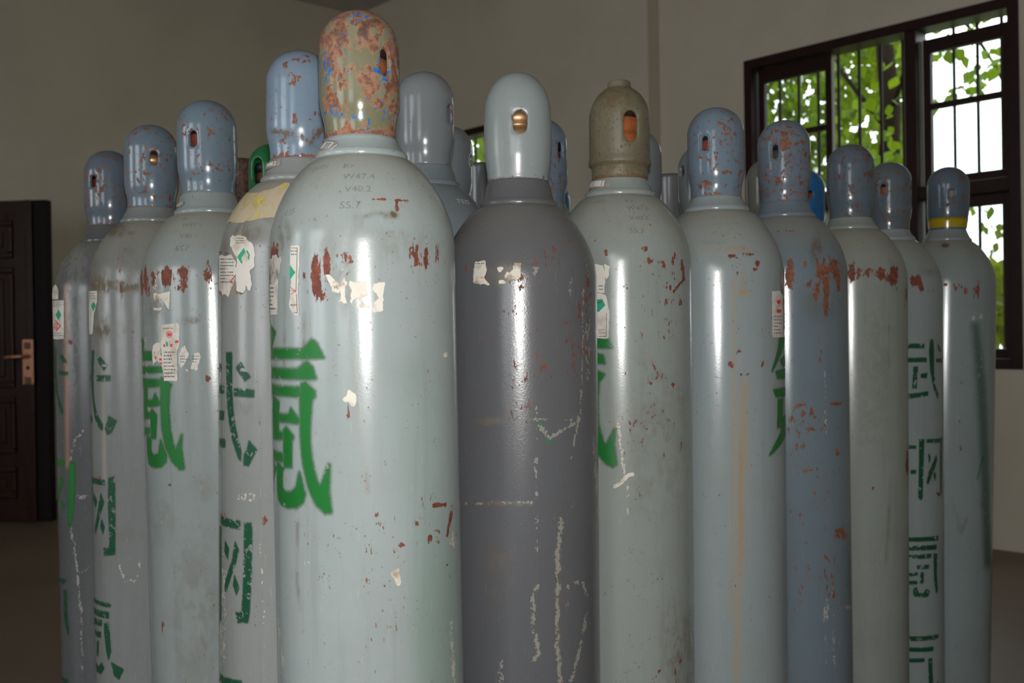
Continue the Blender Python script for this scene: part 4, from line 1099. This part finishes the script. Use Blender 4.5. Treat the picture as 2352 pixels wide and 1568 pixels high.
# ---- R7 -----------------------------------------------------------------------
R7 = cylinder('light grey gas cylinder with four dark green stencilled characters near the right end', 2041, 2.25, 373, -0.008, seed=7, base=(0.285, 0.335, 0.345), res=0.004,
    cap=cap_mat('specked_grey_cap_paint', (0.115, 0.15, 0.18), 17, 0.22, chip=(0.16, 0.075, 0.05)), hole=(2028, 435, 0.0115, 0.025), valve=M_RUSTV, rim=0.3,
    blobs=[('chip', (2103, 645, 16, 14, 0.95)), ('chip', (2114, 656, 8, 14, 0.8)), ('chip', (2140, 636, 10, 20, 0.45)), ('chip', (2130, 670, 30, 20, 0.25)), ('chip', (2155, 1135, 8, 6, 0.6)), ('grime', (2140, 625, 30, 10, 0.5))])
c7a = lambda P: cr(P, 1800, 560, 2.904)
c7b = lambda P: cr(P, 1800, 1050, 3.027)
R7.decal('stencil_character', c7a([[(780, 668), (935, 668), (935, 692), (780, 692)], [(780, 765), (950, 760), (950, 785), (780, 785)], [(868, 820), (892, 820), (885, 960), (860, 965)], [(915, 870), (955, 862), (952, 892), (915, 890)], [(780, 1010), (962, 985), (960, 1008), (780, 1035)],
    [(978, 640), (995, 640), (1000, 700), (1000, 850), (1010, 950), (1030, 1000), (1025, 1030), (1000, 960), (980, 850), (970, 720)], [(1025, 670), (1038, 690), (1048, 715), (1034, 712)], [(1018, 768), (1055, 768), (1055, 786), (1018, 786)]]), M_GREEND, feather=0.0034, res=0.002)
R7.decal('stencil_character', c7a([[(820, 1345), (880, 1348), (880, 1362), (820, 1362)], [(905, 1305), (935, 1305), (930, 1450), (923, 1690), (915, 1705), (900, 1690), (905, 1450)], [(955, 1305), (1040, 1300), (1040, 1320), (955, 1322)], [(965, 1400), (980, 1420), (970, 1455)], [(1015, 1410), (1022, 1440), (962, 1600), (955, 1590), (965, 1530)], [(1043, 1295), (1055, 1295), (1055, 1660), (1043, 1660)], [(850, 1510), (880, 1510), (878, 1530), (850, 1530)], [(1005, 1520), (1015, 1545), (1010, 1575), (1000, 1550)]]), M_GREEND, feather=0.0034, res=0.002)
R7.decal('stencil_character', c7b([[(840, 558), (1072, 548), (1072, 572), (840, 580)], [(840, 618), (1060, 608), (1060, 635), (840, 642)], [(840, 682), (1022, 672), (1022, 695), (840, 702)], [(1043, 672), (1065, 670), (1062, 800), (1068, 930), (1060, 940), (1048, 870)], [(928, 752), (1008, 748), (1005, 772), (930, 772)], [(860, 805), (928, 802), (928, 820), (860, 822)], [(955, 800), (972, 800), (968, 872), (950, 872)], [(860, 862), (925, 862), (925, 878), (860, 880)], [(900, 900), (920, 900), (935, 945), (970, 950), (990, 920), (1015, 930), (1000, 965), (950, 975), (905, 960)]]), M_GREEND, feather=0.0034, res=0.002)
R7.decal('stencil_character', c7b([[(840, 1245), (1075, 1232), (1070, 1255), (840, 1270)], [(840, 1322), (1038, 1318), (1038, 1342), (840, 1344)], [(840, 1400), (975, 1398), (975, 1418), (840, 1420)], [(1008, 1400), (1030, 1400), (1030, 1480), (1036, 1560), (1050, 1640), (1070, 1560), (1075, 1640), (1060, 1700), (1030, 1650), (1010, 1560)]]), M_GREEND, feather=0.0034, res=0.002)
# ---- R8 -----------------------------------------------------------------------
R8 = cylinder('grey gas cylinder at the right end with yellow band round its blue cap', 2176, 2.42, 383, -0.030, neck=0.024, seed=8, base=(0.25, 0.30, 0.31), res=0.004,
    cap=cap_mat('dull_blue_cap_paint', (0.09, 0.14, 0.185), 18, 0.20, chip=(0.13, 0.06, 0.05)), hole=(2187, 444, 0.0125, 0.021), valve=simple('grey_valve', (0.25, 0.25, 0.25), 0.5), rim=0.3,
    capblobs=[('chip', [(2140, 480), (2142, 430), (2152, 405), (2162, 430), (2163, 480)], 4, 0.5), ('chip', (2178, 470, 8, 8, 0.6)), ('chip', (2195, 465, 6, 8, 0.5))],
    blobs=[('chip', (2170, 653, 10, 4, 0.7)), ('chip', (2200, 658, 20, 10, 0.55)), ('chip', (2217, 664, 4, 15, 0.85)), ('chip', (2247, 668, 3, 24, 0.85)), ('chip', (2239, 674, 5, 16, 0.5)), ('grime', (2171, 563, 10, 5, 1.6)), ('pale', (2236, 731, 5, 5, 0.6)), ('pale', (2253, 728, 5, 7, 0.7)), ('chip', (2207, 870, 4, 80, 0.3)), ('chip', (2205, 1000, 4, 60, 0.3)), ('grime', [(2190, 1150), (2207, 1225), (2222, 1190)], 3, 0.5), ('tint', [(2258, 1050), (2245, 1100)], 2.5, 1.0), ('tint', [(2205, 1280), (2175, 1390)], 2.5, 0.9), ('grime', (2256, 1155, 3, 18, 0.9))])
R8.decal('paint_smear', [[(2235, 745), (2245, 745), (2262, 900), (2268, 1050), (2274, 1300), (2262, 1300), (2254, 1050), (2247, 900)]], M_GREENS, feather=0.016, res=0.003)
M_YEL = paint_mat('yellow_band_paint', (0.42, 0.30, 0.01), 3, -0.05, chip=(0.10, 0.10, 0.10), fine=0.1)
zb = R8.zb
yo = MB().lathe([(0.0434, zb + 0.006), (0.0440, zb + 0.012), (0.0449, zb + 0.020), (0.0464, zb + 0.0295), (0.0450, zb + 0.028)], 64)
yo.f = yo.f[:-2]
yo.build('yellow_band', M_YEL, R8.root, True)
# ---- L2 -----------------------------------------------------------------------
L2 = cylinder('grey gas cylinder with torn masking tape round its shoulder and peeling label', 689, 1.40, 119, -0.016, neck=0.028, seed=9, base=GREYL, res=0.003,
    cap=cap_mat('chipped_sky_blue_cap_paint', (0.20, 0.275, 0.36), 19, 0.03, grime=(0.12, 0.10, 0.08)), rim=0.85,
    body=dict(scratch=0.16, stain=0.3), capblobs=[('chip', (655, 148, 14, 10, 0.7)), ('chip', (690, 140, 40, 8, 0.5)), ('chip', (678, 185, 12, 22, 0.7)), ('chip', (680, 265, 10, 10, 0.6)), ('chip', (727, 255, 10, 14, 0.5)), ('chip', (710, 130, 40, 8, 0.4)), ('grime', [(628, 300), (660, 305), (690, 305), (712, 335), (735, 300)], 7, 1.6), ('chip', (622, 275, 6, 8, 0.6))],
    blobs=[('chip', (611, 1190, 14, 16, 0.48)), ('chip', (514, 1188, 12, 18, 0.5)), ('chip', (600, 1180, 20, 10, 0.3)), ('grime', (565, 535, 40, 25, 0.7)), ('grime', (515, 600, 16, 90, 0.5)), ('grime', (548, 935, 30, 14, 0.35)), ('pale', (512, 1400, 10, 160, 0.36)), ('pale', (575, 1140, 50, 14, 0.25)), ('pale', [(598, 1240), (606, 1420), (605, 1568)], 3, 0.35), ('grime', (620, 495, 12, 20, 0.8)), ('chip', [(595, 880), (600, 1180)], 2, 0.4)])
L2.decal('masking_tape', c3([[(215, 368), (345, 378), (430, 350), (500, 325), (570, 295), (600, 330), (560, 560), (440, 565), (230, 602), (90, 605), (75, 590), (130, 470)]]), M_TAPE, off=0.0010, torn=0.0016, res=0.002, seed=90)
M_YSCR = simple('yellow_scrap', (0.62, 0.52, 0.02), 0.6)
L2.decal('yellow_scrap', c3([[(345, 425), (395, 412), (390, 428), (362, 440), (360, 470), (348, 468)]]), M_YSCR, off=0.0016, res=0.0015, torn=0.0008)
L2.decal('yellow_scrap', c3([[(345, 518), (356, 515), (354, 562), (343, 565)]]), M_YSCR, off=0.0016, res=0.0015, torn=0.0008)
L2.decal('yellow_scrap', c3([[(505, 335), (570, 300), (560, 318), (530, 345)]]), M_YSCR, off=0.0016, res=0.0015, torn=0.0008)
L2.decal('yellow_scrap', c3([[(95, 565), (140, 555), (135, 578), (95, 582)]]), M_YSCR, off=0.0016, res=0.0015, torn=0.0008)
L2.barcode_tag(cr([[(345, 1228), (392, 1180), (480, 1150), (492, 1165), (480, 1192), (400, 1218)]], 490, 0, 3.137)[0], cr([[(372, 1212), (402, 1180), (462, 1160), (455, 1190)]], 490, 0, 3.137)[0], M_TIN, M_INK, M_PAPER)
LB = L2.decal('paper_label', c3([[(130, 720), (150, 703), (240, 700), (270, 740), (318, 790), (318, 930), (285, 965), (300, 1080), (280, 1130), (255, 1085), (232, 1150), (180, 1120), (165, 1000), (185, 880), (160, 830), (135, 780)]]), M_PAPER, off=0.0006, torn=0.0022, seed=91)
L2.quads('hazard_diamond', c3([[(188, 868), (238, 798), (252, 830), (222, 868), (218, 880), (228, 912), (222, 920)], [(262, 812), (284, 850), (278, 890), (268, 880), (272, 848), (258, 828)]]), M_GRN, 0.0013, LB)
L2.lines('printed_text', 490 + 180 / 3.336, 490 + 245 / 3.336, 330 + 722 / 3.336, 330 + 775 / 3.336, 3, M_INK, 0.0012, LB, 7)
LB = L2.decal('paper_label', c3([[(40, 870), (140, 850), (170, 900), (180, 960), (165, 1050), (140, 1100), (120, 1165), (85, 1160), (60, 1130), (38, 1110)]]), M_PAPER, off=0.0007, torn=0.0022, seed=92)
L2.lines('printed_text', 490 + 62 / 3.336, 490 + 160 / 3.336, 330 + 880 / 3.336, 330 + 1080 / 3.336, 8, M_INK, 0.0013, LB, 8)
L2.quads('bold_print', c3([[(92, 832), (97, 832), (97, 856), (92, 856)], [(102, 832), (107, 832), (107, 856), (102, 856)], [(112, 832), (117, 832), (117, 856), (112, 856)], [(92, 852), (118, 852), (118, 858), (92, 858)]]), M_INK, 0.0013, LB)
L2.quads('red_print', c3([[(30, 828), (62, 824), (62, 834), (30, 838)], [(138, 1050), (175, 1000), (178, 1006), (142, 1058)], [(140, 1052), (160, 1072), (156, 1076), (138, 1060)]]), M_RED, 0.0013, LB)
L2.decal('torn_label_scrap', c3([[(45, 1090), (110, 1080), (200, 1090), (235, 1110), (232, 1152), (110, 1165), (40, 1152)]]), paper_mat('brown_glue_residue', (0.30, 0.25, 0.19), (0.16, 0.12, 0.08), 0.8, 6), off=0.0004, torn=0.002, seed=93)
c4 = lambda P: cr(P, 490, 700, 2.9034)
cb = lambda P: cr(P, 100, 1068, 3.135)
ca = lambda P: cr(P, 100, 600, 3.135)
L2.decal('stencil_character', c4([[(20, 395), (55, 400), (55, 440), (20, 435)], [(0, 540), (72, 545), (72, 585), (0, 585)], [(30, 710), (72, 712), (70, 762), (30, 760)], [(0, 900), (80, 898), (80, 945), (0, 945)],
    [(88, 322), (125, 320), (125, 560), (132, 700), (150, 830), (185, 970), (182, 1035), (170, 1020), (130, 900), (105, 760), (92, 600)], [(155, 420), (185, 388), (245, 480), (212, 505)], [(142, 560), (270, 570), (268, 612), (142, 602)], [(240, 910), (288, 965), (235, 1070), (205, 1065), (208, 1000), (230, 960)]]), M_GREEND, feather=0.0034, res=0.0017)
L2.decal('stencil_character', cb([[(1280, 370), (1415, 405), (1415, 455), (1280, 420)], [(1450, 420), (1495, 420), (1500, 480), (1495, 800), (1480, 1080), (1470, 1130), (1400, 1130), (1388, 1058), (1430, 1060), (1440, 900), (1448, 600)], [(1310, 548), (1335, 600), (1328, 670), (1305, 620)],
    [(1382, 555), (1405, 610), (1385, 700), (1320, 905), (1308, 900), (1310, 850), (1360, 690)], [(1378, 800), (1408, 880), (1390, 928), (1368, 860)], [(1268, 440), (1282, 440), (1280, 1120), (1268, 1120)]]), M_GREEND, feather=0.0034, res=0.0017)
L2.decal('stencil_character', cb([[(1270, 1490), (1425, 1555), (1430, 1590), (1270, 1540)], [(1270, 1620), (1420, 1670), (1420, 1710), (1270, 1660)]]), M_GREEND, feather=0.0034, res=0.002)
# ---- L3 -----------------------------------------------------------------------
L3 = cylinder('light grey gas cylinder with ragged red primer band, white label and bright green character', 474, 1.645, 232, 0.014, neck=0.031, seed=10, base=(0.28, 0.32, 0.32),
    cap=cap_mat('blue_cap_paint', (0.16, 0.22, 0.275), 20, 0.05), hole=(442.5, 318, 0.0140, 0.0265), valve=M_REDV, rim=0.35,
    capblobs=[('chip', (430, 310, 16, 20, 0.45)), ('chip', (495, 275, 14, 8, 0.5)), ('chip', (480, 305, 10, 14, 0.5)), ('chip', (450, 395, 25, 10, 0.45)), ('chip', (505, 390, 12, 8, 0.5)), ('chip', (480, 260, 50, 30, 0.22))],
    blobs=[('chip', (382, 637, 13, 28, 0.95)), ('chip', (420, 640, 11, 34, 0.95)), ('chip', (478, 630, 11, 30, 0.72)), ('chip', (335, 645, 6, 38, 0.85)), ('chip', (326, 650, 5, 32, 0.7)), ('chip', (352, 638, 5, 18, 0.8)), ('chip', (452, 633, 11, 7, 0.5)), ('chip', (405, 628, 95, 14, 0.34)), ('chip', (405, 655, 20, 25, 0.5)), ('chip', (345, 660, 8, 24, 0.5)),
           ('chip', (480, 870, 14, 10, 0.65)), ('chip', (390, 1113, 6, 5, 0.85)), ('chip', (374, 1440, 3, 16, 0.75)), ('chip', [(485, 1395), (495, 1385)], 3, 0.6), ('grime', (450, 1400, 60, 180, 0.35)), ('grime', (465, 1120, 25, 30, 0.4)), ('grime', (440, 735, 30, 7, 0.7)), ('grime', (355, 700, 20, 90, 0.5)), ('pale', (355, 650, 7, 40, 0.45)), ('grime', (375, 1200, 30, 60, 0.2)), ('pale', [(330, 700), (345, 1000)], 3, 0.3)])
S10 = stamp_mat((0.30, 0.345, 0.345), 0.70)
for tx, x, y, h in (('W47.3', 440, 516, 11), ('V40.1', 432, 542, 12), ('S5.7', 418, 570, 13), ('Kr', 426, 502, 9)): L3.stamp(tx, x, y, h, S10)
L3.barcode_tag(cr([[(950, 865), (1000, 818), (1015, 822), (1010, 845), (985, 862)]], 100, 200, 3.135)[0], cr([[(968, 858), (998, 830), (1006, 834), (984, 858)]], 100, 200, 3.135)[0], M_TIN, M_INK, M_PAPER)
L3.decal('stencil_character', ca([[(690, 545), (708, 548), (722, 580), (715, 650), (690, 660)], [(690, 655), (850, 655), (850, 705), (690, 705)], [(690, 765), (850, 765), (870, 750), (892, 765), (885, 790), (690, 802)], [(690, 850), (850, 855), (860, 895), (690, 900)],
    [(850, 840), (920, 890), (905, 920), (900, 1050), (910, 1200), (930, 1310), (950, 1370), (980, 1300), (995, 1250), (990, 1340), (1010, 1490), (985, 1495), (930, 1440), (880, 1330), (855, 1200), (845, 1000)], [(728, 900), (750, 920), (745, 1090), (765, 1090), (765, 1125), (710, 1125), (722, 1080)], [(690, 1005), (728, 1005), (728, 1035), (690, 1035)],
    [(750, 1005), (785, 1000), (805, 955), (845, 1030), (765, 1040), (750, 1030)], [(780, 1065), (815, 1110), (808, 1270), (778, 1270), (772, 1100)], [(710, 1205), (765, 1205), (765, 1240), (710, 1235)], [(745, 1255), (775, 1280), (775, 1380), (800, 1400), (830, 1390), (845, 1290), (885, 1400), (880, 1440), (850, 1475), (790, 1480), (760, 1450), (750, 1380)]]), M_GREENP, feather=0.0055, res=0.0018)
LB = L3.decal('paper_label', ca([[(845, 457), (970, 445), (985, 470), (978, 540), (985, 600), (965, 640), (965, 860), (870, 860), (862, 790), (850, 700)]]), M_PAPER, off=0.0007, torn=0.001, seed=101)
ring_ = []
for k in range(20):
    a, b = 2 * math.pi * k / 20, 2 * math.pi * (k + 1) / 20
    ring_.append([(908 + 22 * math.cos(a), 526 + 24 * math.sin(a)), (908 + 22 * math.cos(b), 526 + 24 * math.sin(b)), (908 + 18 * math.cos(b), 526 + 20 * math.sin(b)), (908 + 18 * math.cos(a), 526 + 20 * math.sin(a))])
L3.quads('red_emblem', ca(ring_ + [[(896, 515), (922, 515), (922, 538), (896, 538)], [(868, 596), (880, 596), (880, 616), (868, 616)], [(915, 595), (930, 595), (930, 615), (915, 615)], [(950, 570), (975, 568), (975, 585), (950, 588)]]), M_RED, 0.0013, LB)
L3.quads('green_mark', ca([[(884, 585), (896, 575), (900, 605), (888, 618)]]), M_GRN, 0.0013, LB)
L3.lines('printed_text', 100 + 865 / 3.135, 100 + 940 / 3.135, 600 + 480 / 3.135, 600 + 500 / 3.135, 1, M_INK, 0.0013, LB, 3, dash=(2, 5))
L3.lines('printed_text', 100 + 870 / 3.135, 100 + 950 / 3.135, 600 + 650 / 3.135, 600 + 850 / 3.135, 8, M_INK, 0.0013, LB, 4, dash=(2, 8))
LB = L3.decal('torn_label_scrap', ca([[(790, 600), (845, 580), (850, 745), (820, 720), (790, 745), (785, 660)]]), M_TORN, off=0.0006, torn=0.0016, seed=102)
L3.quads('red_print', ca([[(806, 680), (815, 680), (815, 705), (806, 705)], [(838, 695), (856, 700), (856, 715), (840, 712)], [(842, 725), (858, 728), (856, 742), (842, 740)]]), M_RED, 0.0013, LB)
for k, p in enumerate(([(790, 212), (830, 235), (910, 220), (908, 355), (885, 330), (855, 262), (800, 290)], [(793, 332), (858, 330), (858, 356), (792, 356)])): L3.decal('torn_label_scrap', ca([p]), M_TORN, off=0.0006, torn=0.0018, seed=103 + k)
for k, p in enumerate(([(985, 640), (1020, 600), (1050, 670), (1020, 740), (985, 770), (975, 690)], [(1090, 665), (1130, 658), (1125, 720), (1100, 790), (1060, 775), (1075, 720)], [(1025, 775), (1040, 785), (1035, 800)])):
    LB = L3.decal('torn_label_scrap', ca([p]), M_PAPER, off=0.0006, torn=0.0018, seed=106 + k, res=0.0015)
    if k < 2:
        x0, x1 = min(q[0] for q in p) + 12, max(q[0] for q in p) - 12
        L3.lines('printed_text', 100 + x0 / 3.135, 100 + x1 / 3.135, 600 + 680 / 3.135, 600 + 740 / 3.135, 3, M_INK, 0.0012, LB, k, dash=(2, 7))
# ---- L4 -----------------------------------------------------------------------
L4 = cylinder('dirty grey gas cylinder with brown stained shoulder and brown chipped blue cap', 346, 1.84, 288, 0.0, neck=0.024, seed=11, base=(0.22, 0.235, 0.235), res=0.0036,
    cap=cap_mat('brown_chipped_cap_paint', (0.15, 0.205, 0.26), 21, 0.20), hole=(354.5, 363, 0.0135, 0.0265), valve=M_BRASS, rim=0.5,
    body=dict(scratch=0.16, stain=0.3, grime=(0.13, 0.10, 0.06), tint=(0.38, 0.36, 0.32)), capblobs=[('chip', (338, 397, 12, 10, 0.7)), ('chip', (366, 397, 6, 8, 0.7)), ('chip', (325, 318, 16, 8, 0.5)), ('chip', (385, 360, 8, 14, 0.5)), ('grime', (354, 345, 18, 14, 1.0))],
    blobs=[('grime', (262, 657, 65, 14, 1.5)), ('grime', (225, 640, 25, 40, 0.9)), ('grime', (262, 525, 40, 18, 1.2)), ('grime', (300, 535, 12, 6, 1.3)), ('grime', (240, 757, 22, 26, 1.1)), ('chip', [(277, 612), (278, 690)], 4, 0.72), ('grime', (215, 650, 20, 90, 0.6)), ('chip', (225, 1101, 16, 8, 0.62)), ('grime', (280, 1230, 25, 18, 0.4)), ('tint', [(228, 640), (237, 900), (240, 1100)], 5, 0.8),
           ('pale', [(272, 1282), (275, 1310), (290, 1333), (310, 1335), (322, 1310), (320, 1292)], 2.2, 0.62), ('pale', [(252, 1525), (256, 1550), (275, 1568)], 3, 0.8), ('pale', [(252, 1525), (262, 1518), (290, 1535)], 3, 0.8), ('grime', (295, 640, 25, 120, 0.4))])
L4.decal('stencil_character', ca([[(345, 645), (365, 645), (360, 860), (362, 960), (375, 1060), (400, 1130), (425, 1170), (425, 1215), (400, 1190), (370, 1120), (352, 980), (345, 860)], [(390, 710), (410, 690), (460, 750), (435, 785)], [(385, 825), (480, 825), (480, 858), (385, 858)], [(470, 1115), (525, 1150), (490, 1230), (460, 1245), (445, 1200), (465, 1150)], [(315, 1115), (350, 1115), (350, 1155), (315, 1155)], [(315, 820), (340, 820), (340, 855), (315, 855)]]), M_GREEND, feather=0.0034, res=0.002)
L4.decal('stencil_character', cb([[(470, 95), (510, 85), (515, 200), (515, 640), (440, 650), (435, 598), (470, 600), (480, 560), (468, 300)], [(415, 205), (435, 270), (380, 490), (370, 480), (390, 350)], [(365, 205), (385, 260), (375, 305), (360, 250)], [(420, 395), (440, 450), (430, 490), (412, 440)], [(343, 150), (352, 150), (355, 600), (346, 600)], [(330, 90), (440, 110), (440, 140), (330, 120)]]), M_GREEND, feather=0.0034, res=0.002)
L4.decal('stencil_character', cb([[(340, 950), (485, 1000), (480, 1020), (340, 975)], [(340, 1028), (470, 1060), (470, 1100), (340, 1058)], [(345, 1102), (420, 1120), (418, 1155), (345, 1135)], [(370, 1185), (415, 1205), (412, 1240), (375, 1215)], [(440, 1135), (475, 1140), (478, 1250), (485, 1340), (470, 1400), (455, 1340), (440, 1200)], [(385, 1270), (397, 1270), (397, 1365), (385, 1365)], [(378, 1425), (400, 1450), (420, 1425), (437, 1460), (415, 1500), (385, 1480)], [(490, 1420), (575, 1470), (545, 1540), (510, 1510)]]), M_GREEND, feather=0.0034, res=0.002)
LB = L4.decal('paper_label', ca([[(305, 218), (388, 212), (388, 290), (365, 390), (357, 525), (305, 525)]]), M_PAPER, off=0.0007, torn=0.0008, seed=111)
L4.quads('hazard_diamond', ca([[(347, 320), (363, 288), (379, 320), (363, 360)]]), M_GRN, 0.0013, LB)
L4.lines('printed_text', 100 + 326 / 3.135, 100 + 380 / 3.135, 600 + 228 / 3.135, 600 + 280 / 3.135, 3, M_INK, 0.0013, LB, 3, dash=(2, 5))
# ---- L5 -----------------------------------------------------------------------
L5 = cylinder('dark slate gas cylinder at the left end with hazard label and pink streak', 250, 2.03, 347, 0.006, neck=0.03, seed=12, base=(0.098, 0.106, 0.113), res=0.004,
    cap=cap_mat('slate_blue_cap_paint', (0.115, 0.155, 0.205), 22, 0.24, chip=(0.19, 0.085, 0.055)), hole=(213.5, 416, 0.0140, 0.0240), valve=M_REDV, rim=0.6,
    body=dict(pale=(0.36, 0.35, 0.33), tint=(0.36, 0.20, 0.14), dust=(0.22, 0.22, 0.20), scratch=0.16, stain=0.4, grime=(0.22, 0.22, 0.20)), capblobs=[('chip', (245, 360, 45, 9, 0.5)), ('chip', (230, 440, 14, 12, 0.5)), ('chip', (262, 390, 18, 12, 0.45))],
    blobs=[('tint', [(151, 655), (153, 850), (155, 1070)], 5, 1.1), ('pale', [(195, 985), (172, 1010), (160, 1060)], 3, 0.5), ('pale', [(161, 1189), (175, 1291), (180, 1339), (192, 1450)], 3.5, 0.6), ('pale', [(180, 1320), (205, 1300)], 5, 0.45), ('pale', (190, 1140, 14, 5, 0.6)), ('pale', [(176, 1480), (180, 1540)], 4, 0.5), ('pale', (202, 1500, 10, 20, 0.4)), ('chip', (162, 785, 6, 6, 0.8)), ('grime', (170, 600, 30, 60, 0.6)), ('grime', (165, 740, 25, 200, 0.35))])
L5.decal('stencil_character', ca([[(80, 620), (90, 620), (92, 800), (105, 960), (145, 1085), (130, 1095), (100, 1000), (82, 850)], [(120, 680), (135, 675), (175, 735), (150, 735)], [(110, 795), (175, 800), (175, 818), (110, 812)]]), M_GREEND, feather=0.0034, res=0.0024)
L5.decal('stencil_character', cb([[(60, -34), (150, -28), (150, 0), (60, -8)], [(190, -20), (225, -5), (220, 200), (210, 350), (190, 460), (178, 400), (180, 250), (188, 100)], [(125, 85), (140, 120), (105, 260), (98, 300), (110, 180)], [(130, 260), (145, 280), (145, 310), (135, 310)]]), M_GREENP, feather=0.0055, res=0.0024)
L5.decal('stencil_character', cb([[(80, 812), (160, 825), (158, 850), (80, 838)], [(145, 905), (165, 900), (170, 1050), (185, 1215), (175, 1220), (150, 1100)], [(110, 1520), (180, 1545), (175, 1570), (110, 1550)]]), M_GREEND, feather=0.0034, res=0.0024)
LB = L5.decal('paper_label', ca([[(45, 285), (148, 280), (150, 560), (45, 560)]]), M_PAPER, off=0.0007, torn=0.0008, seed=121)
L5.quads('hazard_diamond', ca([[(90, 385), (112, 348), (132, 385), (112, 425)]]), M_GRN, 0.0013, LB)
L5.quads('red_diamond', ca([[(65, 462), (92, 420), (130, 465), (95, 507), (93, 498), (120, 466), (92, 430), (70, 466)], [(84, 440), (90, 440), (90, 490), (84, 490)], [(98, 440), (104, 440), (104, 488), (98, 488)]]), M_RED, 0.0013, LB)
L5.lines('printed_text', 100 + 70 / 3.135, 100 + 145 / 3.135, 600 + 292 / 3.135, 600 + 335 / 3.135, 3, M_INK, 0.0013, LB, 3, dash=(2, 6)); L5.lines('printed_text', 100 + 70 / 3.135, 100 + 145 / 3.135, 600 + 515 / 3.135, 600 + 550 / 3.135, 2, M_INK, 0.0013, LB, 5, dash=(2, 6))
L5.decal('torn_label_scrap', ca([[(50, 190), (90, 165), (110, 200), (108, 272), (50, 275)]]), M_TORN, off=0.0007, torn=0.001, seed=122)
# ---- second row, mostly hidden --------------------------------------------------
def back(label, px, d, top, cap, hole=None, base=(0.20, 0.235, 0.26), style='round', valve=None, seed=30, rim=0.3, **kw):
    return cylinder(label, px, d, top, 0, seed=seed, base=base, res=None, cap=cap, hole=hole, style=style, valve=valve, rim=rim, **kw)
CG = lambda s, sp=-0.3, b=(0.185, 0.21, 0.225), **k: cap_mat('grey_cap_paint', b, s, sp, **k)
B1 = back('blue grey gas cylinder with smooth tall grey cap just right of the front one', 974, 1.625, 167, CG(31, -0.41, (0.22, 0.24, 0.255)), hole=(1034, 262, 0.017, 0.030), valve=M_REDV, seed=31, neck=0.03)
B1.stamp('TS22', 1065, 463, 12, simple('chalk_mark', (0.42, 0.45, 0.46), 0.5), squeeze=1.2)
back('grey gas cylinder half hidden behind the tall grey cap right of the front one', 1029, 1.97, 290, CG(32, -0.37), hole=(1082, 368, 0.016, 0.022), valve=M_REDV, seed=32)
back('small dark grey cap in front of the far window between two nearer caps', 1107, 2.28, 376, CG(33, -0.30, (0.12, 0.125, 0.14)), style='flat', seed=33)
back('rust spotted blue capped gas cylinder peeking right of the light grey cap', 1241, 1.80, 274, cap_mat('spotted_blue_cap_paint', (0.15, 0.205, 0.27), 34, 0.2), hole=(1288, 345, 0.013, 0.030), valve=M_REDV, seed=34, rim=0.5)
back('bright blue gas cylinder sliver low between the light grey and khaki caps', 1268, 2.62, 424, cap_mat('bright_blue_cap_paint', (0.03, 0.15, 0.33), 35, -0.05), seed=35, base=(0.03, 0.13, 0.28))
back('plain grey gas cylinder hidden behind the khaki cap', 1461, 1.93, 300, CG(36, -0.39, (0.20, 0.225, 0.235)), seed=36)
back('dull flat topped grey cap between the khaki cap and the streaked cylinder', 1540, 2.42, 401, CG(37, 0.02, (0.13, 0.14, 0.15)), style='flat', seed=37)
back('grey gas cylinder with orange slot edge left of the streaked cylinder cap', 1609, 2.10, 336, CG(38, -0.33), hole=(1566, 393, 0.015, 0.024), valve=M_RUSTV, seed=38)
back('olive grey gas cylinder sliver between the streaked and the rust patched caps', 1763, 2.27, 366, CG(39, -0.30, (0.17, 0.18, 0.155)), seed=39)
back('bright blue capped gas cylinder between the rust patched and specked caps', 1848, 2.47, 392, cap_mat('vivid_blue_cap_paint', (0.015, 0.15, 0.40), 40, -0.1, pale=(0.3, 0.28, 0.22)), hole=(1862, 447, 0.012, 0.020), valve=M_RUSTV, seed=40, base=(0.03, 0.13, 0.28))
back('rusty brown flat topped gas cylinder behind the left row beside the green one', 556, 2.19, 367, cap_mat('rusty_brown_cap', (0.07, 0.035, 0.025), 41, 0.3, chip=(0.10, 0.04, 0.025)), style='flat', seed=41, base=(0.10, 0.06, 0.045))
GC = cap_mat('green_cap_paint', (0.012, 0.17, 0.055), 42, -0.02, chip=(0.12, 0.09, 0.05))
G = back('green capped gas cylinder with open slot behind the left row', 626, 1.99, 331, GC, hole=(589, 392, 0.026, 0.052), valve=simple('brown_valve', (0.11, 0.05, 0.035), 0.6), seed=42, base=(0.02, 0.12, 0.05))
gk = MB().lathe([(0.006, G.H - 0.002), (0.006, G.H + 0.004), (0.004, G.H + 0.008), (0.001, G.H + 0.009)], 16)
gk.build('cap_knob', GC, G.root, True)
